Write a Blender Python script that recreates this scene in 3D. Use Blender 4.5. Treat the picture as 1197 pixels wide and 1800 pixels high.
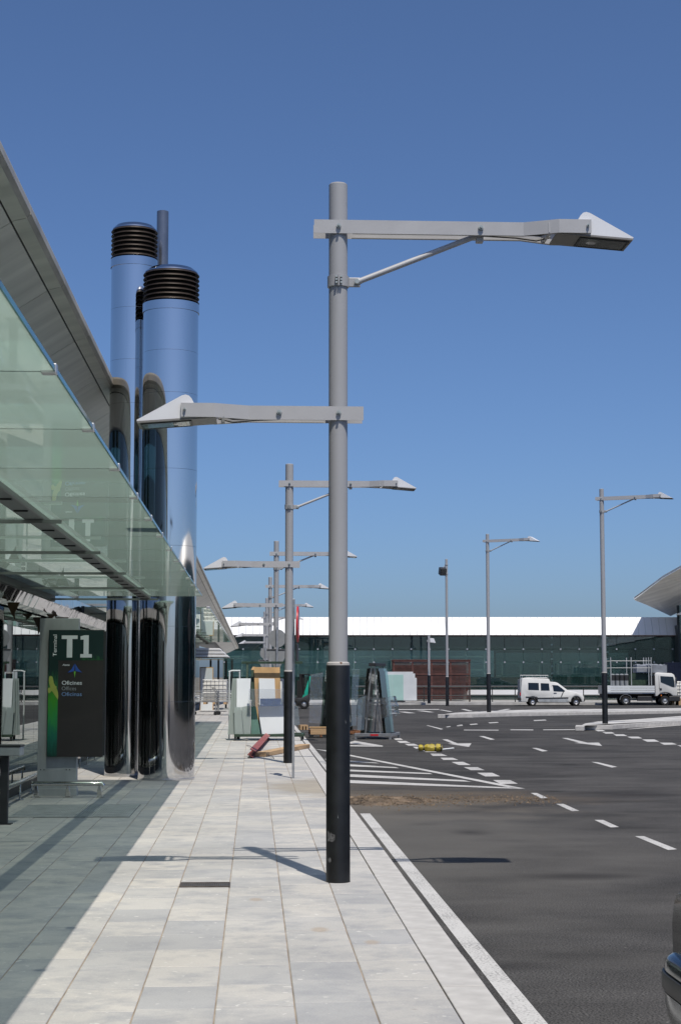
import bpy, bmesh, math, random
from mathutils import Vector, Matrix
random.seed(7)
R_ = math.radians
scene = bpy.context.scene
for o in list(bpy.data.objects): bpy.data.objects.remove(o)

# ------------------------------------------------------------------ camera, sky, sun, exposure
F, CX, CY, HOR, CAMH = 2900.0, 598.5, 900.0, 1189.0, 1.65      # photograph 1197 x 1800, level ground horizon at y = 1189
PITCH = math.atan((HOR-CY)/F)
YAW = math.atan((598.5-447)*math.cos(PITCH)/F)                 # pavement (+Y) runs to the left of the lens axis
cam = bpy.data.cameras.new('camera'); camo = bpy.data.objects.new('camera', cam)
scene.collection.objects.link(camo); scene.camera = camo
cam.sensor_fit = 'VERTICAL'; cam.sensor_height = 36.0; cam.lens = 36.0*F/1800.0
cam.clip_start = 0.1; cam.clip_end = 6000
camo.location = (0, 0, CAMH); camo.rotation_euler = (math.pi/2+PITCH, 0, -YAW)

SUNV = Vector((0.705, -2.67, 5.62)).normalized()               # towards the sun
world = bpy.data.worlds.new('World'); scene.world = world; world.use_nodes = True
nt = world.node_tree; bg = nt.nodes['Background']
sky = nt.nodes.new('ShaderNodeTexSky'); sky.sky_type = 'NISHITA'; sky.sun_disc = False
sky.sun_elevation = math.asin(SUNV.z); sky.sun_rotation = math.atan2(SUNV.x, SUNV.y)
sky.altitude = 0; sky.air_density = 0.7; sky.dust_density = 1.5; sky.ozone_density = 10.0
nt.links.new(sky.outputs[0], bg.inputs[0]); bg.inputs[1].default_value = 0.12
sun = bpy.data.lights.new('sun', 'SUN'); suno = bpy.data.objects.new('sun', sun)
scene.collection.objects.link(suno); sun.energy = 4.2; sun.angle = R_(0.5); sun.color = (1, .94, .85)
suno.rotation_euler = (-SUNV).to_track_quat('-Z', 'Y').to_euler()
vs = scene.view_settings; vs.view_transform = 'Standard'; vs.look = 'None'; vs.gamma = 1; vs.use_curve_mapping = False
vs.exposure = 0.0
scene.cycles.use_denoising = True
scene.cycles.max_bounces = 10; scene.cycles.transparent_max_bounces = 24
scene.cycles.glossy_bounces = 6; scene.cycles.caustics_reflective = False; scene.cycles.caustics_refractive = False
scene.cycles.sample_clamp_indirect = 6

# ------------------------------------------------------------------ pixel -> place
_s, _c = math.sin(YAW), math.cos(YAW)
FH = Vector((_s, _c, 0)); RT = Vector((_c, -_s, 0))
def ray(px, py):
    a = (px-CX)/F; b = -(py-CY)/F
    return RT*a + FH*(math.cos(PITCH)-b*math.sin(PITCH)) + Vector((0, 0, math.sin(PITCH)+b*math.cos(PITCH)))
C0 = Vector((0, 0, CAMH))
def G(px, py, z=0.0):
    r = ray(px, py); return C0 + r*((z-CAMH)/r.z)
def VY(px, py, Y):
    r = ray(px, py); return C0 + r*(Y/r.y)
def D(px, py, d):
    r = ray(px, py); return C0 + r*(d/r.dot(FH))
RZ = -0.12      # road level; the pavement is at 0

# ------------------------------------------------------------------ materials
def nd(m, t, **kw):
    n = m.node_tree.nodes.new(t)
    for k, v in kw.items(): setattr(n, k, v)
    return n
def lk(m, a, b): m.node_tree.links.new(a, b)
def base(name):
    m = bpy.data.materials.new(name); m.use_nodes = True
    return m, m.node_tree.nodes['Principled BSDF']
def mat(name, col, rough=.5, metal=0., var=.12, scale=6., bump=0., bscale=60., spec=.5, dirt=None, stretch=(1, 1, 1), rv=.08):
    """plain principled material with cloudy colour variation, roughness variation and fine relief"""
    m, p = base(name)
    p.inputs['Metallic'].default_value = metal
    p.inputs['Specular IOR Level'].default_value = spec
    tc = nd(m, 'ShaderNodeTexCoord'); mp = nd(m, 'ShaderNodeMapping'); mp.inputs['Scale'].default_value = stretch
    lk(m, tc.outputs['Object'], mp.inputs[0])
    n = nd(m, 'ShaderNodeTexNoise'); n.inputs['Scale'].default_value = scale; n.inputs['Detail'].default_value = 5
    lk(m, mp.outputs[0], n.inputs['Vector'])
    cr = nd(m, 'ShaderNodeValToRGB'); e = cr.color_ramp.elements
    d = dirt if dirt else [c*(1-var*1.6) for c in col]
    e[0].position = .32; e[0].color = (*d, 1); e[1].position = .68; e[1].color = (*[min(1, c*(1+var*.5)) for c in col], 1)
    lk(m, n.outputs['Fac'], cr.inputs[0]); lk(m, cr.outputs[0], p.inputs['Base Color'])
    mr = nd(m, 'ShaderNodeMapRange'); mr.inputs['To Min'].default_value = max(.02, rough-rv); mr.inputs['To Max'].default_value = min(1, rough+rv)
    lk(m, n.outputs['Fac'], mr.inputs['Value']); lk(m, mr.outputs[0], p.inputs['Roughness'])
    if bump:
        b = nd(m, 'ShaderNodeTexNoise'); b.inputs['Scale'].default_value = bscale; b.inputs['Detail'].default_value = 3
        lk(m, mp.outputs[0], b.inputs['Vector'])
        bp = nd(m, 'ShaderNodeBump'); bp.inputs['Strength'].default_value = bump; bp.inputs['Distance'].default_value = .01
        lk(m, b.outputs['Fac'], bp.inputs['Height']); lk(m, bp.outputs[0], p.inputs['Normal'])
    return m
def glass(name, tint, body, bodyfac, ior=1.5, rough=.0, wob=0., wscale=1.2, boost=0.0, refl=.5):
    """window glass: Fresnel reflection over a tinted see-through pane with a little milky body"""
    m = bpy.data.materials.new(name); m.use_nodes = True
    t = m.node_tree; t.nodes.clear()
    out = nd(m, 'ShaderNodeOutputMaterial')
    tr = nd(m, 'ShaderNodeBsdfTransparent'); tr.inputs[0].default_value = (*tint, 1)
    df = nd(m, 'ShaderNodeBsdfTranslucent'); df.inputs[0].default_value = (*body, 1)
    d2 = nd(m, 'ShaderNodeBsdfDiffuse'); d2.inputs[0].default_value = (*body, 1)
    md = nd(m, 'ShaderNodeMixShader'); md.inputs[0].default_value = refl
    lk(m, df.outputs[0], md.inputs[1]); lk(m, d2.outputs[0], md.inputs[2])
    mx = nd(m, 'ShaderNodeMixShader'); mx.inputs[0].default_value = bodyfac
    lk(m, tr.outputs[0], mx.inputs[1]); lk(m, md.outputs[0], mx.inputs[2])
    gl = nd(m, 'ShaderNodeBsdfGlossy'); gl.inputs['Roughness'].default_value = rough; gl.inputs[0].default_value = (.93, .98, .96, 1)
    fr = nd(m, 'ShaderNodeFresnel'); fr.inputs[0].default_value = ior
    fa = nd(m, 'ShaderNodeMath', operation='ADD', use_clamp=True); fa.inputs[1].default_value = boost
    lk(m, fr.outputs[0], fa.inputs[0])
    ms = nd(m, 'ShaderNodeMixShader')
    lk(m, fa.outputs[0], ms.inputs[0]); lk(m, mx.outputs[0], ms.inputs[1]); lk(m, gl.outputs[0], ms.inputs[2])
    lk(m, ms.outputs[0], out.inputs[0])
    if wob:
        tc = nd(m, 'ShaderNodeTexCoord'); n = nd(m, 'ShaderNodeTexNoise'); n.inputs['Scale'].default_value = wscale; n.inputs['Detail'].default_value = 1
        lk(m, tc.outputs['Object'], n.inputs['Vector'])
        bp = nd(m, 'ShaderNodeBump'); bp.inputs['Strength'].default_value = wob; bp.inputs['Distance'].default_value = .05
        lk(m, n.outputs['Fac'], bp.inputs['Height']); lk(m, bp.outputs[0], gl.inputs['Normal'])
    return m
def paving_material():
    m, p = base('paving_concrete')
    oi = nd(m, 'ShaderNodeObjectInfo'); ge = nd(m, 'ShaderNodeNewGeometry')
    ad = nd(m, 'ShaderNodeMath', operation='ADD'); fr = nd(m, 'ShaderNodeMath', operation='FRACT')
    lk(m, oi.outputs['Random'], ad.inputs[0]); lk(m, ge.outputs['Random Per Island'], ad.inputs[1]); lk(m, ad.outputs[0], fr.inputs[0])
    cr = nd(m, 'ShaderNodeValToRGB'); els = cr.color_ramp.elements
    cols = [(0, (.375, .372, .368)), (.14, (.405, .399, .388)), (.30, (.435, .423, .404)), (.66, (.457, .442, .415)), (.88, (.485, .464, .43)), (1, (.525, .495, .445))]
    els[0].position = 0; els[0].color = (*cols[0][1], 1); els[1].position = 1; els[1].color = (*cols[-1][1], 1)
    for q, c in cols[1:-1]:
        e = els.new(q); e.color = (*c, 1)
    lk(m, fr.outputs[0], cr.inputs[0])
    # each slab shifts its own clouds
    sep = nd(m, 'ShaderNodeCombineXYZ'); mu = nd(m, 'ShaderNodeMath', operation='MULTIPLY'); mu.inputs[1].default_value = 37.
    lk(m, fr.outputs[0], mu.inputs[0]); lk(m, mu.outputs[0], sep.inputs[2])
    va = nd(m, 'ShaderNodeVectorMath', operation='ADD'); lk(m, ge.outputs['Position'], va.inputs[0]); lk(m, sep.outputs[0], va.inputs[1])
    n1 = nd(m, 'ShaderNodeTexNoise'); n1.inputs['Scale'].default_value = 3.1; n1.inputs['Detail'].default_value = 8; n1.inputs['Roughness'].default_value = .68
    n1.inputs['Distortion'].default_value = .15
    lk(m, va.outputs[0], n1.inputs['Vector'])
    r1 = nd(m, 'ShaderNodeMapRange'); r1.inputs['From Min'].default_value = .45; r1.inputs['From Max'].default_value = .66
    lk(m, n1.outputs['Fac'], r1.inputs['Value'])
    mx = nd(m, 'ShaderNodeMix', data_type='RGBA'); mx.inputs[7].default_value = (.315, .317, .325, 1)
    k = nd(m, 'ShaderNodeMath', operation='MULTIPLY'); k.inputs[1].default_value = .85
    lk(m, r1.outputs[0], k.inputs[0]); lk(m, k.outputs[0], mx.inputs[0]); lk(m, cr.outputs[0], mx.inputs[6])
    # fine grain and pale cement specks
    n2 = nd(m, 'ShaderNodeTexNoise'); n2.inputs['Scale'].default_value = 95; n2.inputs['Detail'].default_value = 3
    lk(m, ge.outputs['Position'], n2.inputs['Vector'])
    r2 = nd(m, 'ShaderNodeMapRange'); r2.inputs['To Min'].default_value = .84; r2.inputs['To Max'].default_value = 1.16
    lk(m, n2.outputs['Fac'], r2.inputs['Value'])
    m2 = nd(m, 'ShaderNodeVectorMath', operation='SCALE'); lk(m, mx.outputs[2], m2.inputs[0]); lk(m, r2.outputs[0], m2.inputs['Scale'])
    n3 = nd(m, 'ShaderNodeTexNoise'); n3.inputs['Scale'].default_value = 17; n3.inputs['Detail'].default_value = 1
    lk(m, va.outputs[0], n3.inputs['Vector'])
    r3 = nd(m, 'ShaderNodeMapRange'); r3.inputs['From Min'].default_value = .71; r3.inputs['From Max'].default_value = .75; r3.inputs['To Max'].default_value = .6
    lk(m, n3.outputs['Fac'], r3.inputs['Value'])
    m3 = nd(m, 'ShaderNodeMix', data_type='RGBA'); m3.inputs[7].default_value = (.64, .62, .58, 1)
    lk(m, r3.outputs[0], m3.inputs[0]); lk(m, m2.outputs[0], m3.inputs[6])
    vg = nd(m, 'ShaderNodeTexVoronoi'); vg.inputs['Scale'].default_value = 3.1; lk(m, ge.outputs['Position'], vg.inputs['Vector'])
    rg = nd(m, 'ShaderNodeMapRange'); rg.inputs['From Min'].default_value = .035; rg.inputs['From Max'].default_value = .07; rg.inputs['To Min'].default_value = .45; rg.inputs['To Max'].default_value = 0
    lk(m, vg.outputs['Distance'], rg.inputs['Value'])
    sg_ = nd(m, 'ShaderNodeSeparateColor'); lk(m, vg.outputs['Color'], sg_.inputs[0])
    gg = nd(m, 'ShaderNodeMath', operation='GREATER_THAN'); gg.inputs[1].default_value = .72; lk(m, sg_.outputs[1], gg.inputs[0])
    gm_ = nd(m, 'ShaderNodeMath', operation='MULTIPLY'); lk(m, rg.outputs[0], gm_.inputs[0]); lk(m, gg.outputs[0], gm_.inputs[1])
    m4 = nd(m, 'ShaderNodeMix', data_type='RGBA'); m4.inputs[7].default_value = (.24, .225, .205, 1)
    lk(m, gm_.outputs[0], m4.inputs[0]); lk(m, m3.outputs[2], m4.inputs[6])
    nl = nd(m, 'ShaderNodeTexNoise'); nl.inputs['Scale'].default_value = .55; nl.inputs['Detail'].default_value = 6; lk(m, ge.outputs['Position'], nl.inputs['Vector'])
    rl = nd(m, 'ShaderNodeMapRange'); rl.inputs['From Min'].default_value = .3; rl.inputs['From Max'].default_value = .7; rl.inputs['To Min'].default_value = .88; rl.inputs['To Max'].default_value = 1.08
    lk(m, nl.outputs['Fac'], rl.inputs['Value'])
    m5 = nd(m, 'ShaderNodeVectorMath', operation='SCALE'); lk(m, m4.outputs[2], m5.inputs[0]); lk(m, rl.outputs[0], m5.inputs['Scale'])
    # the damp sandy stain across the pavement near the sign post, and three small spots
    prev = m5.outputs[0]
    nw = nd(m, 'ShaderNodeTexNoise'); nw.inputs['Scale'].default_value = 1.6; nw.inputs['Detail'].default_value = 5
    lk(m, ge.outputs['Position'], nw.inputs['Vector'])
    for (cx, cy, rx, ry, col, st) in STAINS:
        sb = nd(m, 'ShaderNodeVectorMath', operation='SUBTRACT'); sb.inputs[1].default_value = (cx, cy, 0); lk(m, ge.outputs['Position'], sb.inputs[0])
        dv = nd(m, 'ShaderNodeVectorMath', operation='MULTIPLY'); dv.inputs[1].default_value = (1/rx, 1/ry, 0); lk(m, sb.outputs[0], dv.inputs[0])
        ln = nd(m, 'ShaderNodeVectorMath', operation='LENGTH'); lk(m, dv.outputs[0], ln.inputs[0])
        an = nd(m, 'ShaderNodeMath', operation='ADD'); lk(m, ln.outputs['Value'], an.inputs[0])
        sc = nd(m, 'ShaderNodeMath', operation='MULTIPLY_ADD'); sc.inputs[1].default_value = 1.4; sc.inputs[2].default_value = -.7
        lk(m, nw.outputs['Fac'], sc.inputs[0]); lk(m, sc.outputs[0], an.inputs[1])
        rr = nd(m, 'ShaderNodeMapRange'); rr.inputs['From Min'].default_value = .55; rr.inputs['From Max'].default_value = 1.15
        rr.inputs['To Min'].default_value = st; rr.inputs['To Max'].default_value = 0
        lk(m, an.outputs[0], rr.inputs['Value'])
        mm = nd(m, 'ShaderNodeMix', data_type='RGBA'); mm.inputs[7].default_value = (*col, 1)
        lk(m, rr.outputs[0], mm.inputs[0]); lk(m, prev, mm.inputs[6]); prev = mm.outputs[2]
    lk(m, prev, p.inputs['Base Color'])
    p.inputs['Roughness'].default_value = .85; p.inputs['Specular IOR Level'].default_value = .2
    bp = nd(m, 'ShaderNodeBump'); bp.inputs['Strength'].default_value = .25; bp.inputs['Distance'].default_value = .004
    lk(m, n2.outputs['Fac'], bp.inputs['Height']); lk(m, bp.outputs[0], p.inputs['Normal'])
    return m
def asphalt_material():
    m, p = base('asphalt')
    ge = nd(m, 'ShaderNodeNewGeometry')
    n1 = nd(m, 'ShaderNodeTexNoise'); n1.inputs['Scale'].default_value = .22; n1.inputs['Detail'].default_value = 7; n1.inputs['Roughness'].default_value = .6
    mp = nd(m, 'ShaderNodeMapping'); mp.inputs['Scale'].default_value = (1, .55, 1); lk(m, ge.outputs['Position'], mp.inputs[0]); lk(m, mp.outputs[0], n1.inputs['Vector'])
    cr = nd(m, 'ShaderNodeValToRGB'); e = cr.color_ramp.elements
    e[0].position = .3; e[0].color = (.042, .041, .040, 1); e[1].position = .72; e[1].color = (.082, .079, .076, 1)
    lk(m, n1.outputs['Fac'], cr.inputs[0])
    n2 = nd(m, 'ShaderNodeTexNoise'); n2.inputs['Scale'].default_value = 75; n2.inputs['Detail'].default_value = 2
    lk(m, ge.outputs['Position'], n2.inputs['Vector'])
    r2 = nd(m, 'ShaderNodeMapRange'); r2.inputs['From Min'].default_value = .3; r2.inputs['From Max'].default_value = .7; r2.inputs['To Min'].default_value = .25; r2.inputs['To Max'].default_value = 1.75
    lk(m, n2.outputs['Fac'], r2.inputs['Value'])
    sc = nd(m, 'ShaderNodeVectorMath', operation='SCALE'); lk(m, cr.outputs[0], sc.inputs[0]); lk(m, r2.outputs[0], sc.inputs['Scale'])
    vo = nd(m, 'ShaderNodeTexVoronoi'); vo.inputs['Scale'].default_value = 6.5; lk(m, ge.outputs['Position'], vo.inputs['Vector'])
    rv = nd(m, 'ShaderNodeMapRange'); rv.inputs['From Min'].default_value = .03; rv.inputs['From Max'].default_value = .07; rv.inputs['To Min'].default_value = .55; rv.inputs['To Max'].default_value = 0
    lk(m, vo.outputs['Distance'], rv.inputs['Value'])
    gt = nd(m, 'ShaderNodeMath', operation='GREATER_THAN'); gt.inputs[1].default_value = .8
    sx = nd(m, 'ShaderNodeSeparateColor'); lk(m, vo.outputs['Color'], sx.inputs[0]); lk(m, sx.outputs[0], gt.inputs[0])
    mk = nd(m, 'ShaderNodeMath', operation='MULTIPLY'); lk(m, rv.outputs[0], mk.inputs[0]); lk(m, gt.outputs[0], mk.inputs[1])
    mx = nd(m, 'ShaderNodeMix', data_type='RGBA'); mx.inputs[7].default_value = (.4, .38, .35, 1)
    lk(m, mk.outputs[0], mx.inputs[0]); lk(m, sc.outputs[0], mx.inputs[6])
    n4 = nd(m, 'ShaderNodeTexNoise'); n4.inputs['Scale'].default_value = 1.1; n4.inputs['Detail'].default_value = 8; n4.inputs['Roughness'].default_value = .65
    mp4 = nd(m, 'ShaderNodeMapping'); mp4.inputs['Scale'].default_value = (.45, 1.0, 1); mp4.inputs['Rotation'].default_value = (0, 0, R_(35)); lk(m, ge.outputs['Position'], mp4.inputs[0]); lk(m, mp4.outputs[0], n4.inputs['Vector'])
    r4 = nd(m, 'ShaderNodeMapRange'); r4.inputs['From Min'].default_value = .35; r4.inputs['From Max'].default_value = .68; r4.inputs['To Min'].default_value = .66; r4.inputs['To Max'].default_value = 1.32
    lk(m, n4.outputs['Fac'], r4.inputs['Value'])
    s4 = nd(m, 'ShaderNodeVectorMath', operation='SCALE'); lk(m, mx.outputs[2], s4.inputs[0]); lk(m, r4.outputs[0], s4.inputs['Scale'])
    v5 = nd(m, 'ShaderNodeTexVoronoi'); v5.inputs['Scale'].default_value = .55; lk(m, ge.outputs['Position'], v5.inputs['Vector'])
    r5 = nd(m, 'ShaderNodeMapRange'); r5.inputs['From Min'].default_value = .04; r5.inputs['From Max'].default_value = .16; r5.inputs['To Min'].default_value = .55; r5.inputs['To Max'].default_value = 1.0
    lk(m, v5.outputs['Distance'], r5.inputs['Value'])
    s5 = nd(m, 'ShaderNodeVectorMath', operation='SCALE'); lk(m, s4.outputs[0], s5.inputs[0]); lk(m, r5.outputs[0], s5.inputs['Scale'])
    # sandy dust trodden out around the spilt soil
    nw = nd(m, 'ShaderNodeTexNoise'); nw.inputs['Scale'].default_value = .9; nw.inputs['Detail'].default_value = 6; lk(m, ge.outputs['Position'], nw.inputs['Vector'])
    prev = s5.outputs[0]
    for (cx, cy, rx, ry, col, st) in DUST:
        sb = nd(m, 'ShaderNodeVectorMath', operation='SUBTRACT'); sb.inputs[1].default_value = (cx, cy, 0); lk(m, ge.outputs['Position'], sb.inputs[0])
        dv = nd(m, 'ShaderNodeVectorMath', operation='MULTIPLY'); dv.inputs[1].default_value = (1/rx, 1/ry, 0); lk(m, sb.outputs[0], dv.inputs[0])
        ln = nd(m, 'ShaderNodeVectorMath', operation='LENGTH'); lk(m, dv.outputs[0], ln.inputs[0])
        q = nd(m, 'ShaderNodeMath', operation='MULTIPLY_ADD'); q.inputs[1].default_value = 2.2; q.inputs[2].default_value = -1.1; lk(m, nw.outputs['Fac'], q.inputs[0])
        an = nd(m, 'ShaderNodeMath', operation='ADD'); lk(m, ln.outputs['Value'], an.inputs[0]); lk(m, q.outputs[0], an.inputs[1])
        rr = nd(m, 'ShaderNodeMapRange'); rr.inputs['From Min'].default_value = .2; rr.inputs['From Max'].default_value = 1.3; rr.inputs['To Min'].default_value = st; rr.inputs['To Max'].default_value = 0
        lk(m, an.outputs[0], rr.inputs['Value'])
        mm = nd(m, 'ShaderNodeMix', data_type='RGBA'); mm.inputs[7].default_value = (*col, 1)
        lk(m, rr.outputs[0], mm.inputs[0]); lk(m, prev, mm.inputs[6]); prev = mm.outputs[2]
    lk(m, prev, p.inputs['Base Color']); p.inputs['Roughness'].default_value = .9; p.inputs['Specular IOR Level'].default_value = .12
    bp = nd(m, 'ShaderNodeBump'); bp.inputs['Strength'].default_value = .6; bp.inputs['Distance'].default_value = .006
    lk(m, n2.outputs['Fac'], bp.inputs['Height']); lk(m, bp.outputs[0], p.inputs['Normal'])
    return m
def paint_line_material():
    m, p = base('road_paint')
    ge = nd(m, 'ShaderNodeNewGeometry')
    n = nd(m, 'ShaderNodeTexNoise'); n.inputs['Scale'].default_value = 60; n.inputs['Detail'].default_value = 4; lk(m, ge.outputs['Position'], n.inputs['Vector'])
    n2 = nd(m, 'ShaderNodeTexNoise'); n2.inputs['Scale'].default_value = 1.7; n2.inputs['Detail'].default_value = 5; lk(m, ge.outputs['Position'], n2.inputs['Vector'])
    a = nd(m, 'ShaderNodeMath', operation='MULTIPLY_ADD'); a.inputs[1].default_value = .55; lk(m, n2.outputs['Fac'], a.inputs[0]); lk(m, n.outputs['Fac'], a.inputs[2]); n2.inputs['Roughness'].default_value = .65
    cr = nd(m, 'ShaderNodeValToRGB'); e = cr.color_ramp.elements
    e[0].position = .58; e[0].color = (.16, .155, .15, 1); e[1].position = .78; e[1].color = (.52, .51, .49, 1)
    lk(m, a.outputs[0], cr.inputs[0]); lk(m, cr.outputs[0], p.inputs['Base Color']); p.inputs['Roughness'].default_value = .75
    return m
def steel_material(name, col, rough, bstr=.04, bsc=(1.2, 1.2, .35), an=0.):
    m, p = base(name)
    p.inputs['Metallic'].default_value = 1; p.inputs['Base Color'].default_value = (*col, 1)
    tc = nd(m, 'ShaderNodeTexCoord'); mp = nd(m, 'ShaderNodeMapping'); mp.inputs['Scale'].default_value = bsc
    lk(m, tc.outputs['Object'], mp.inputs[0])
    n = nd(m, 'ShaderNodeTexNoise'); n.inputs['Scale'].default_value = 1.5; n.inputs['Detail'].default_value = 2; lk(m, mp.outputs[0], n.inputs['Vector'])
    bp = nd(m, 'ShaderNodeBump'); bp.inputs['Strength'].default_value = bstr; bp.inputs['Distance'].default_value = .1
    lk(m, n.outputs['Fac'], bp.inputs['Height']); lk(m, bp.outputs[0], p.inputs['Normal'])
    n2 = nd(m, 'ShaderNodeTexNoise'); n2.inputs['Scale'].default_value = 5; n2.inputs['Detail'].default_value = 6; lk(m, tc.outputs['Object'], n2.inputs['Vector'])
    mr = nd(m, 'ShaderNodeMapRange'); mr.inputs['To Min'].default_value = rough*.6; mr.inputs['To Max'].default_value = rough*1.5
    lk(m, n2.outputs['Fac'], mr.inputs['Value']); lk(m, mr.outputs[0], p.inputs['Roughness'])
    return m

def _pt(px, py): g = G(px, py); return g.x, g.y
_sx, _sy = _pt(535, 1384)
STAINS = [(_sx+.15, _sy, .75, 1.9, (.30, .265, .21), .75)]
for px, py in ((450, 1581), (561, 1634), (653, 1656), (300, 1420)):
    a, b = _pt(px, py); STAINS.append((a, b, .055, .10, (.36, .30, .24), .7))
_g = G(690, 1408, RZ); _h = G(830, 1402, RZ); _k = G(760, 1470, RZ)
DUST = [(_g.x-.3, _g.y, 2.2, 3.0, (.17, .14, .105), .6), (_h.x, _h.y, 1.9, 1.3, (.11, .085, .062), .6), (_k.x, _k.y, 2.2, 6.5, (.115, .11, .102), .65)]
for px, py, rx, ry in ((1015, 1540, .5, .22), (640+185, 1463, .22, .35), (1090, 1395, 1.2, .9), (870, 1700, .3, .2)):
    q = G(px, py, RZ); DUST.append((q.x, q.y, rx, ry, (.022, .021, .021), .6))
M = {}
M['paving'] = paving_material(); M['asphalt'] = asphalt_material(); M['line'] = paint_line_material()
M['bed'] = mat('joint_sand', (.33, .265, .20), .95, var=.3, scale=3)
M['kerb'] = mat('kerb_granite', (.50, .485, .465), .85, var=.13, scale=5, bump=.3, bscale=180)
M['concrete'] = mat('island_concrete', (.50, .49, .47), .9, var=.22, scale=1.3, bump=.3, bscale=40)
M['earth'] = mat('earth', (.17, .15, .12), .95, var=.3, scale=.05)
M['soil'] = mat('sandy_soil', (.17, .125, .085), .97, var=.5, scale=5, bump=.8, bscale=70)
M['pole'] = mat('pole_grey_paint', (.355, .36, .37), .42, var=.05, scale=3, bump=.03, bscale=300, stretch=(1, 1, .3))
M['arm'] = mat('arm_grey_paint', (.43, .43, .435), .4, var=.05, scale=4)
M['sleeve'] = mat('black_sleeve_paint', (.007, .008, .009), .45, var=.4, scale=7, bump=.05, bscale=120)
M['cap'] = mat('pale_cap', (.45, .43, .41), .6, var=.15)
M['rust'] = mat('rust', (.25, .11, .05), .9, var=.4, scale=20)
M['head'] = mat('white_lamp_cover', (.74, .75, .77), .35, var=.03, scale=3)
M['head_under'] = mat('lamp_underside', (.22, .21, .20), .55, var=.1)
M['bolt'] = mat('galvanised_bolt', (.42, .46, .45), .4, metal=.3, var=.1, scale=30)
M['galv'] = mat('galvanised_steel', (.46, .47, .48), .45, metal=.8, var=.12, scale=9)
M['lens'] = glass('lamp_glass', (.6, .62, .6), (.6, .6, .58), .25)
M['chrome'] = steel_material('stainless_flue', (.66, .66, .665), .05, .08)
M['chromeband'] = steel_material('stainless_band', (.6, .61, .63), .12, .03)
M['louver'] = mat('black_louver', (.045, .034, .027), .42, var=.2, metal=.4)
M['louver_in'] = mat('louver_core', (.006, .006, .006), .9, var=.1)
M['flue_grey'] = mat('grey_pipe', (.2, .22, .26), .3, metal=.7, var=.08)
M['canopy'] = glass('canopy_glass', (.94, 1., .965), (.80, .97, .89), .52, ior=1.33, refl=.12)
M['canopy_edge'] = mat('glass_edge', (.10, .34, .33), .15, var=.2, scale=4)
M['canopy_steel'] = mat('canopy_beam_steel', (.16, .175, .17), .45, var=.12, metal=.3)
M['facade'] = glass('facade_glass', (.30, .40, .36), (.2, .3, .27), .02, ior=1.75, wob=.015, wscale=.7)
M['farglass'] = glass('far_glass', (.86, .95, .93), (.10, .22, .205), .16, ior=1.5, boost=.03, wob=.03, wscale=.35)
M['interior'] = mat('interior_wall', (.13, .16, .15), .9, var=.3, scale=.6)
M['teal'] = mat('interior_screen', (.62, .80, .76), .7, var=.22, scale=.35)
M['dark'] = mat('dark_frame', (.018, .022, .022), .45, var=.2)
M['soffit'] = mat('soffit_metal', (.80, .785, .735), .42, metal=.15, var=.12, scale=1.1, stretch=(.3, 2.2, .3))
M['fascia'] = mat('fascia_metal', (.50, .455, .37), .5, metal=.15, var=.22, scale=2.2, stretch=(1, .6, 1))
M['white_roof'] = mat('white_metal_roof', (.70, .705, .71), .45, var=.03, scale=.5)
M['band'] = steel_material('polished_band', (.4, .4, .4), .06, .22, (.5, .7, .6))
M['black'] = mat('black_rubber', (.012, .012, .012), .75, var=.3, scale=12)
M['plastic_dark'] = mat('dark_plastic', (.03, .031, .033), .5, var=.2)
M['white_paint'] = mat('white_vehicle_paint', (.72, .715, .68), .28, var=.05, scale=1.5)
M['white_sheet'] = mat('white_panel', (.66, .69, .70), .4, var=.05, scale=1.2)
M['mint'] = mat('mint_panel', (.40, .60, .55), .4, var=.05, scale=1.2)
M['ply'] = mat('plywood', (.52, .33, .15), .7, var=.22, scale=3, stretch=(1, 1, .3))
M['timber'] = mat('timber', (.50, .33, .18), .75, var=.22, scale=5, stretch=(.3, 4, 4))
M['bluefilm'] = mat('blue_film', (.045, .085, .19), .25, var=.25, scale=3)
M['redsteel'] = mat('red_primer_steel', (.30, .085, .075), .6, var=.2, scale=6)
M['greensteel'] = mat('green_skid_paint', (.03, .06, .035), .55, var=.3)
M['sheetglass'] = glass('sheet_glass', (.95, .98, .965), (.66, .74, .72), .11, ior=1.55)
M['greensteel2'] = mat('dim_green_screen', (.22, .36, .33), .7, var=.25, scale=.4)
M['frosted'] = glass('frosted_sheet', (.5, .56, .54), (.62, .70, .67), .75, ior=1.5)
M['greenglass'] = glass('green_edge_glass', (.3, .6, .48), (.35, .6, .5), .6, ior=1.5)
M['film'] = glass('stretch_film', (.93, .94, .95), (.85, .87, .9), .10, ior=1.4, rough=.08, wob=1.0, wscale=9)
M['forkgreen'] = mat('teal_forklift_paint', (.02, .42, .29), .35, var=.08)
M['brown'] = mat('rust_brown_slats', (.10, .038, .03), .7, var=.25, scale=4)
M['sign_slab'] = mat('totem_zinc', (.40, .42, .425), .45, metal=.1, var=.16, scale=2.5, stretch=(2, 2, .5))
M['sign_dark'] = mat('totem_dark_panel', (.034, .028, .026), .45, var=.08)
M['sign_white'] = mat('sign_white_ink', (.75, .77, .78), .5, var=.02)
M['sign_grey'] = mat('sign_grey_ink', (.33, .35, .36), .5, var=.02)
M['sign_lblue'] = mat('sign_lightblue_ink', (.20, .33, .58), .5, var=.02)
M['sign_blue'] = mat('sign_blue_ink', (.03, .10, .42), .5, var=.03)
M['sign_green'] = mat('sign_green_ink', (.16, .48, .05), .5, var=.03)
M['sign_leaf'] = mat('sign_leaf_ink', (.02, .11, .03), .5, var=.5, scale=25)
M['sign_bird'] = mat('sign_bird_ink', (.42, .48, .10), .5, var=.08, scale=9)
M['polished'] = steel_material('polished_rail', (.62, .61, .6), .12, .02)
M['red'] = mat('sign_red', (.55, .02, .03), .4, var=.05)
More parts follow.
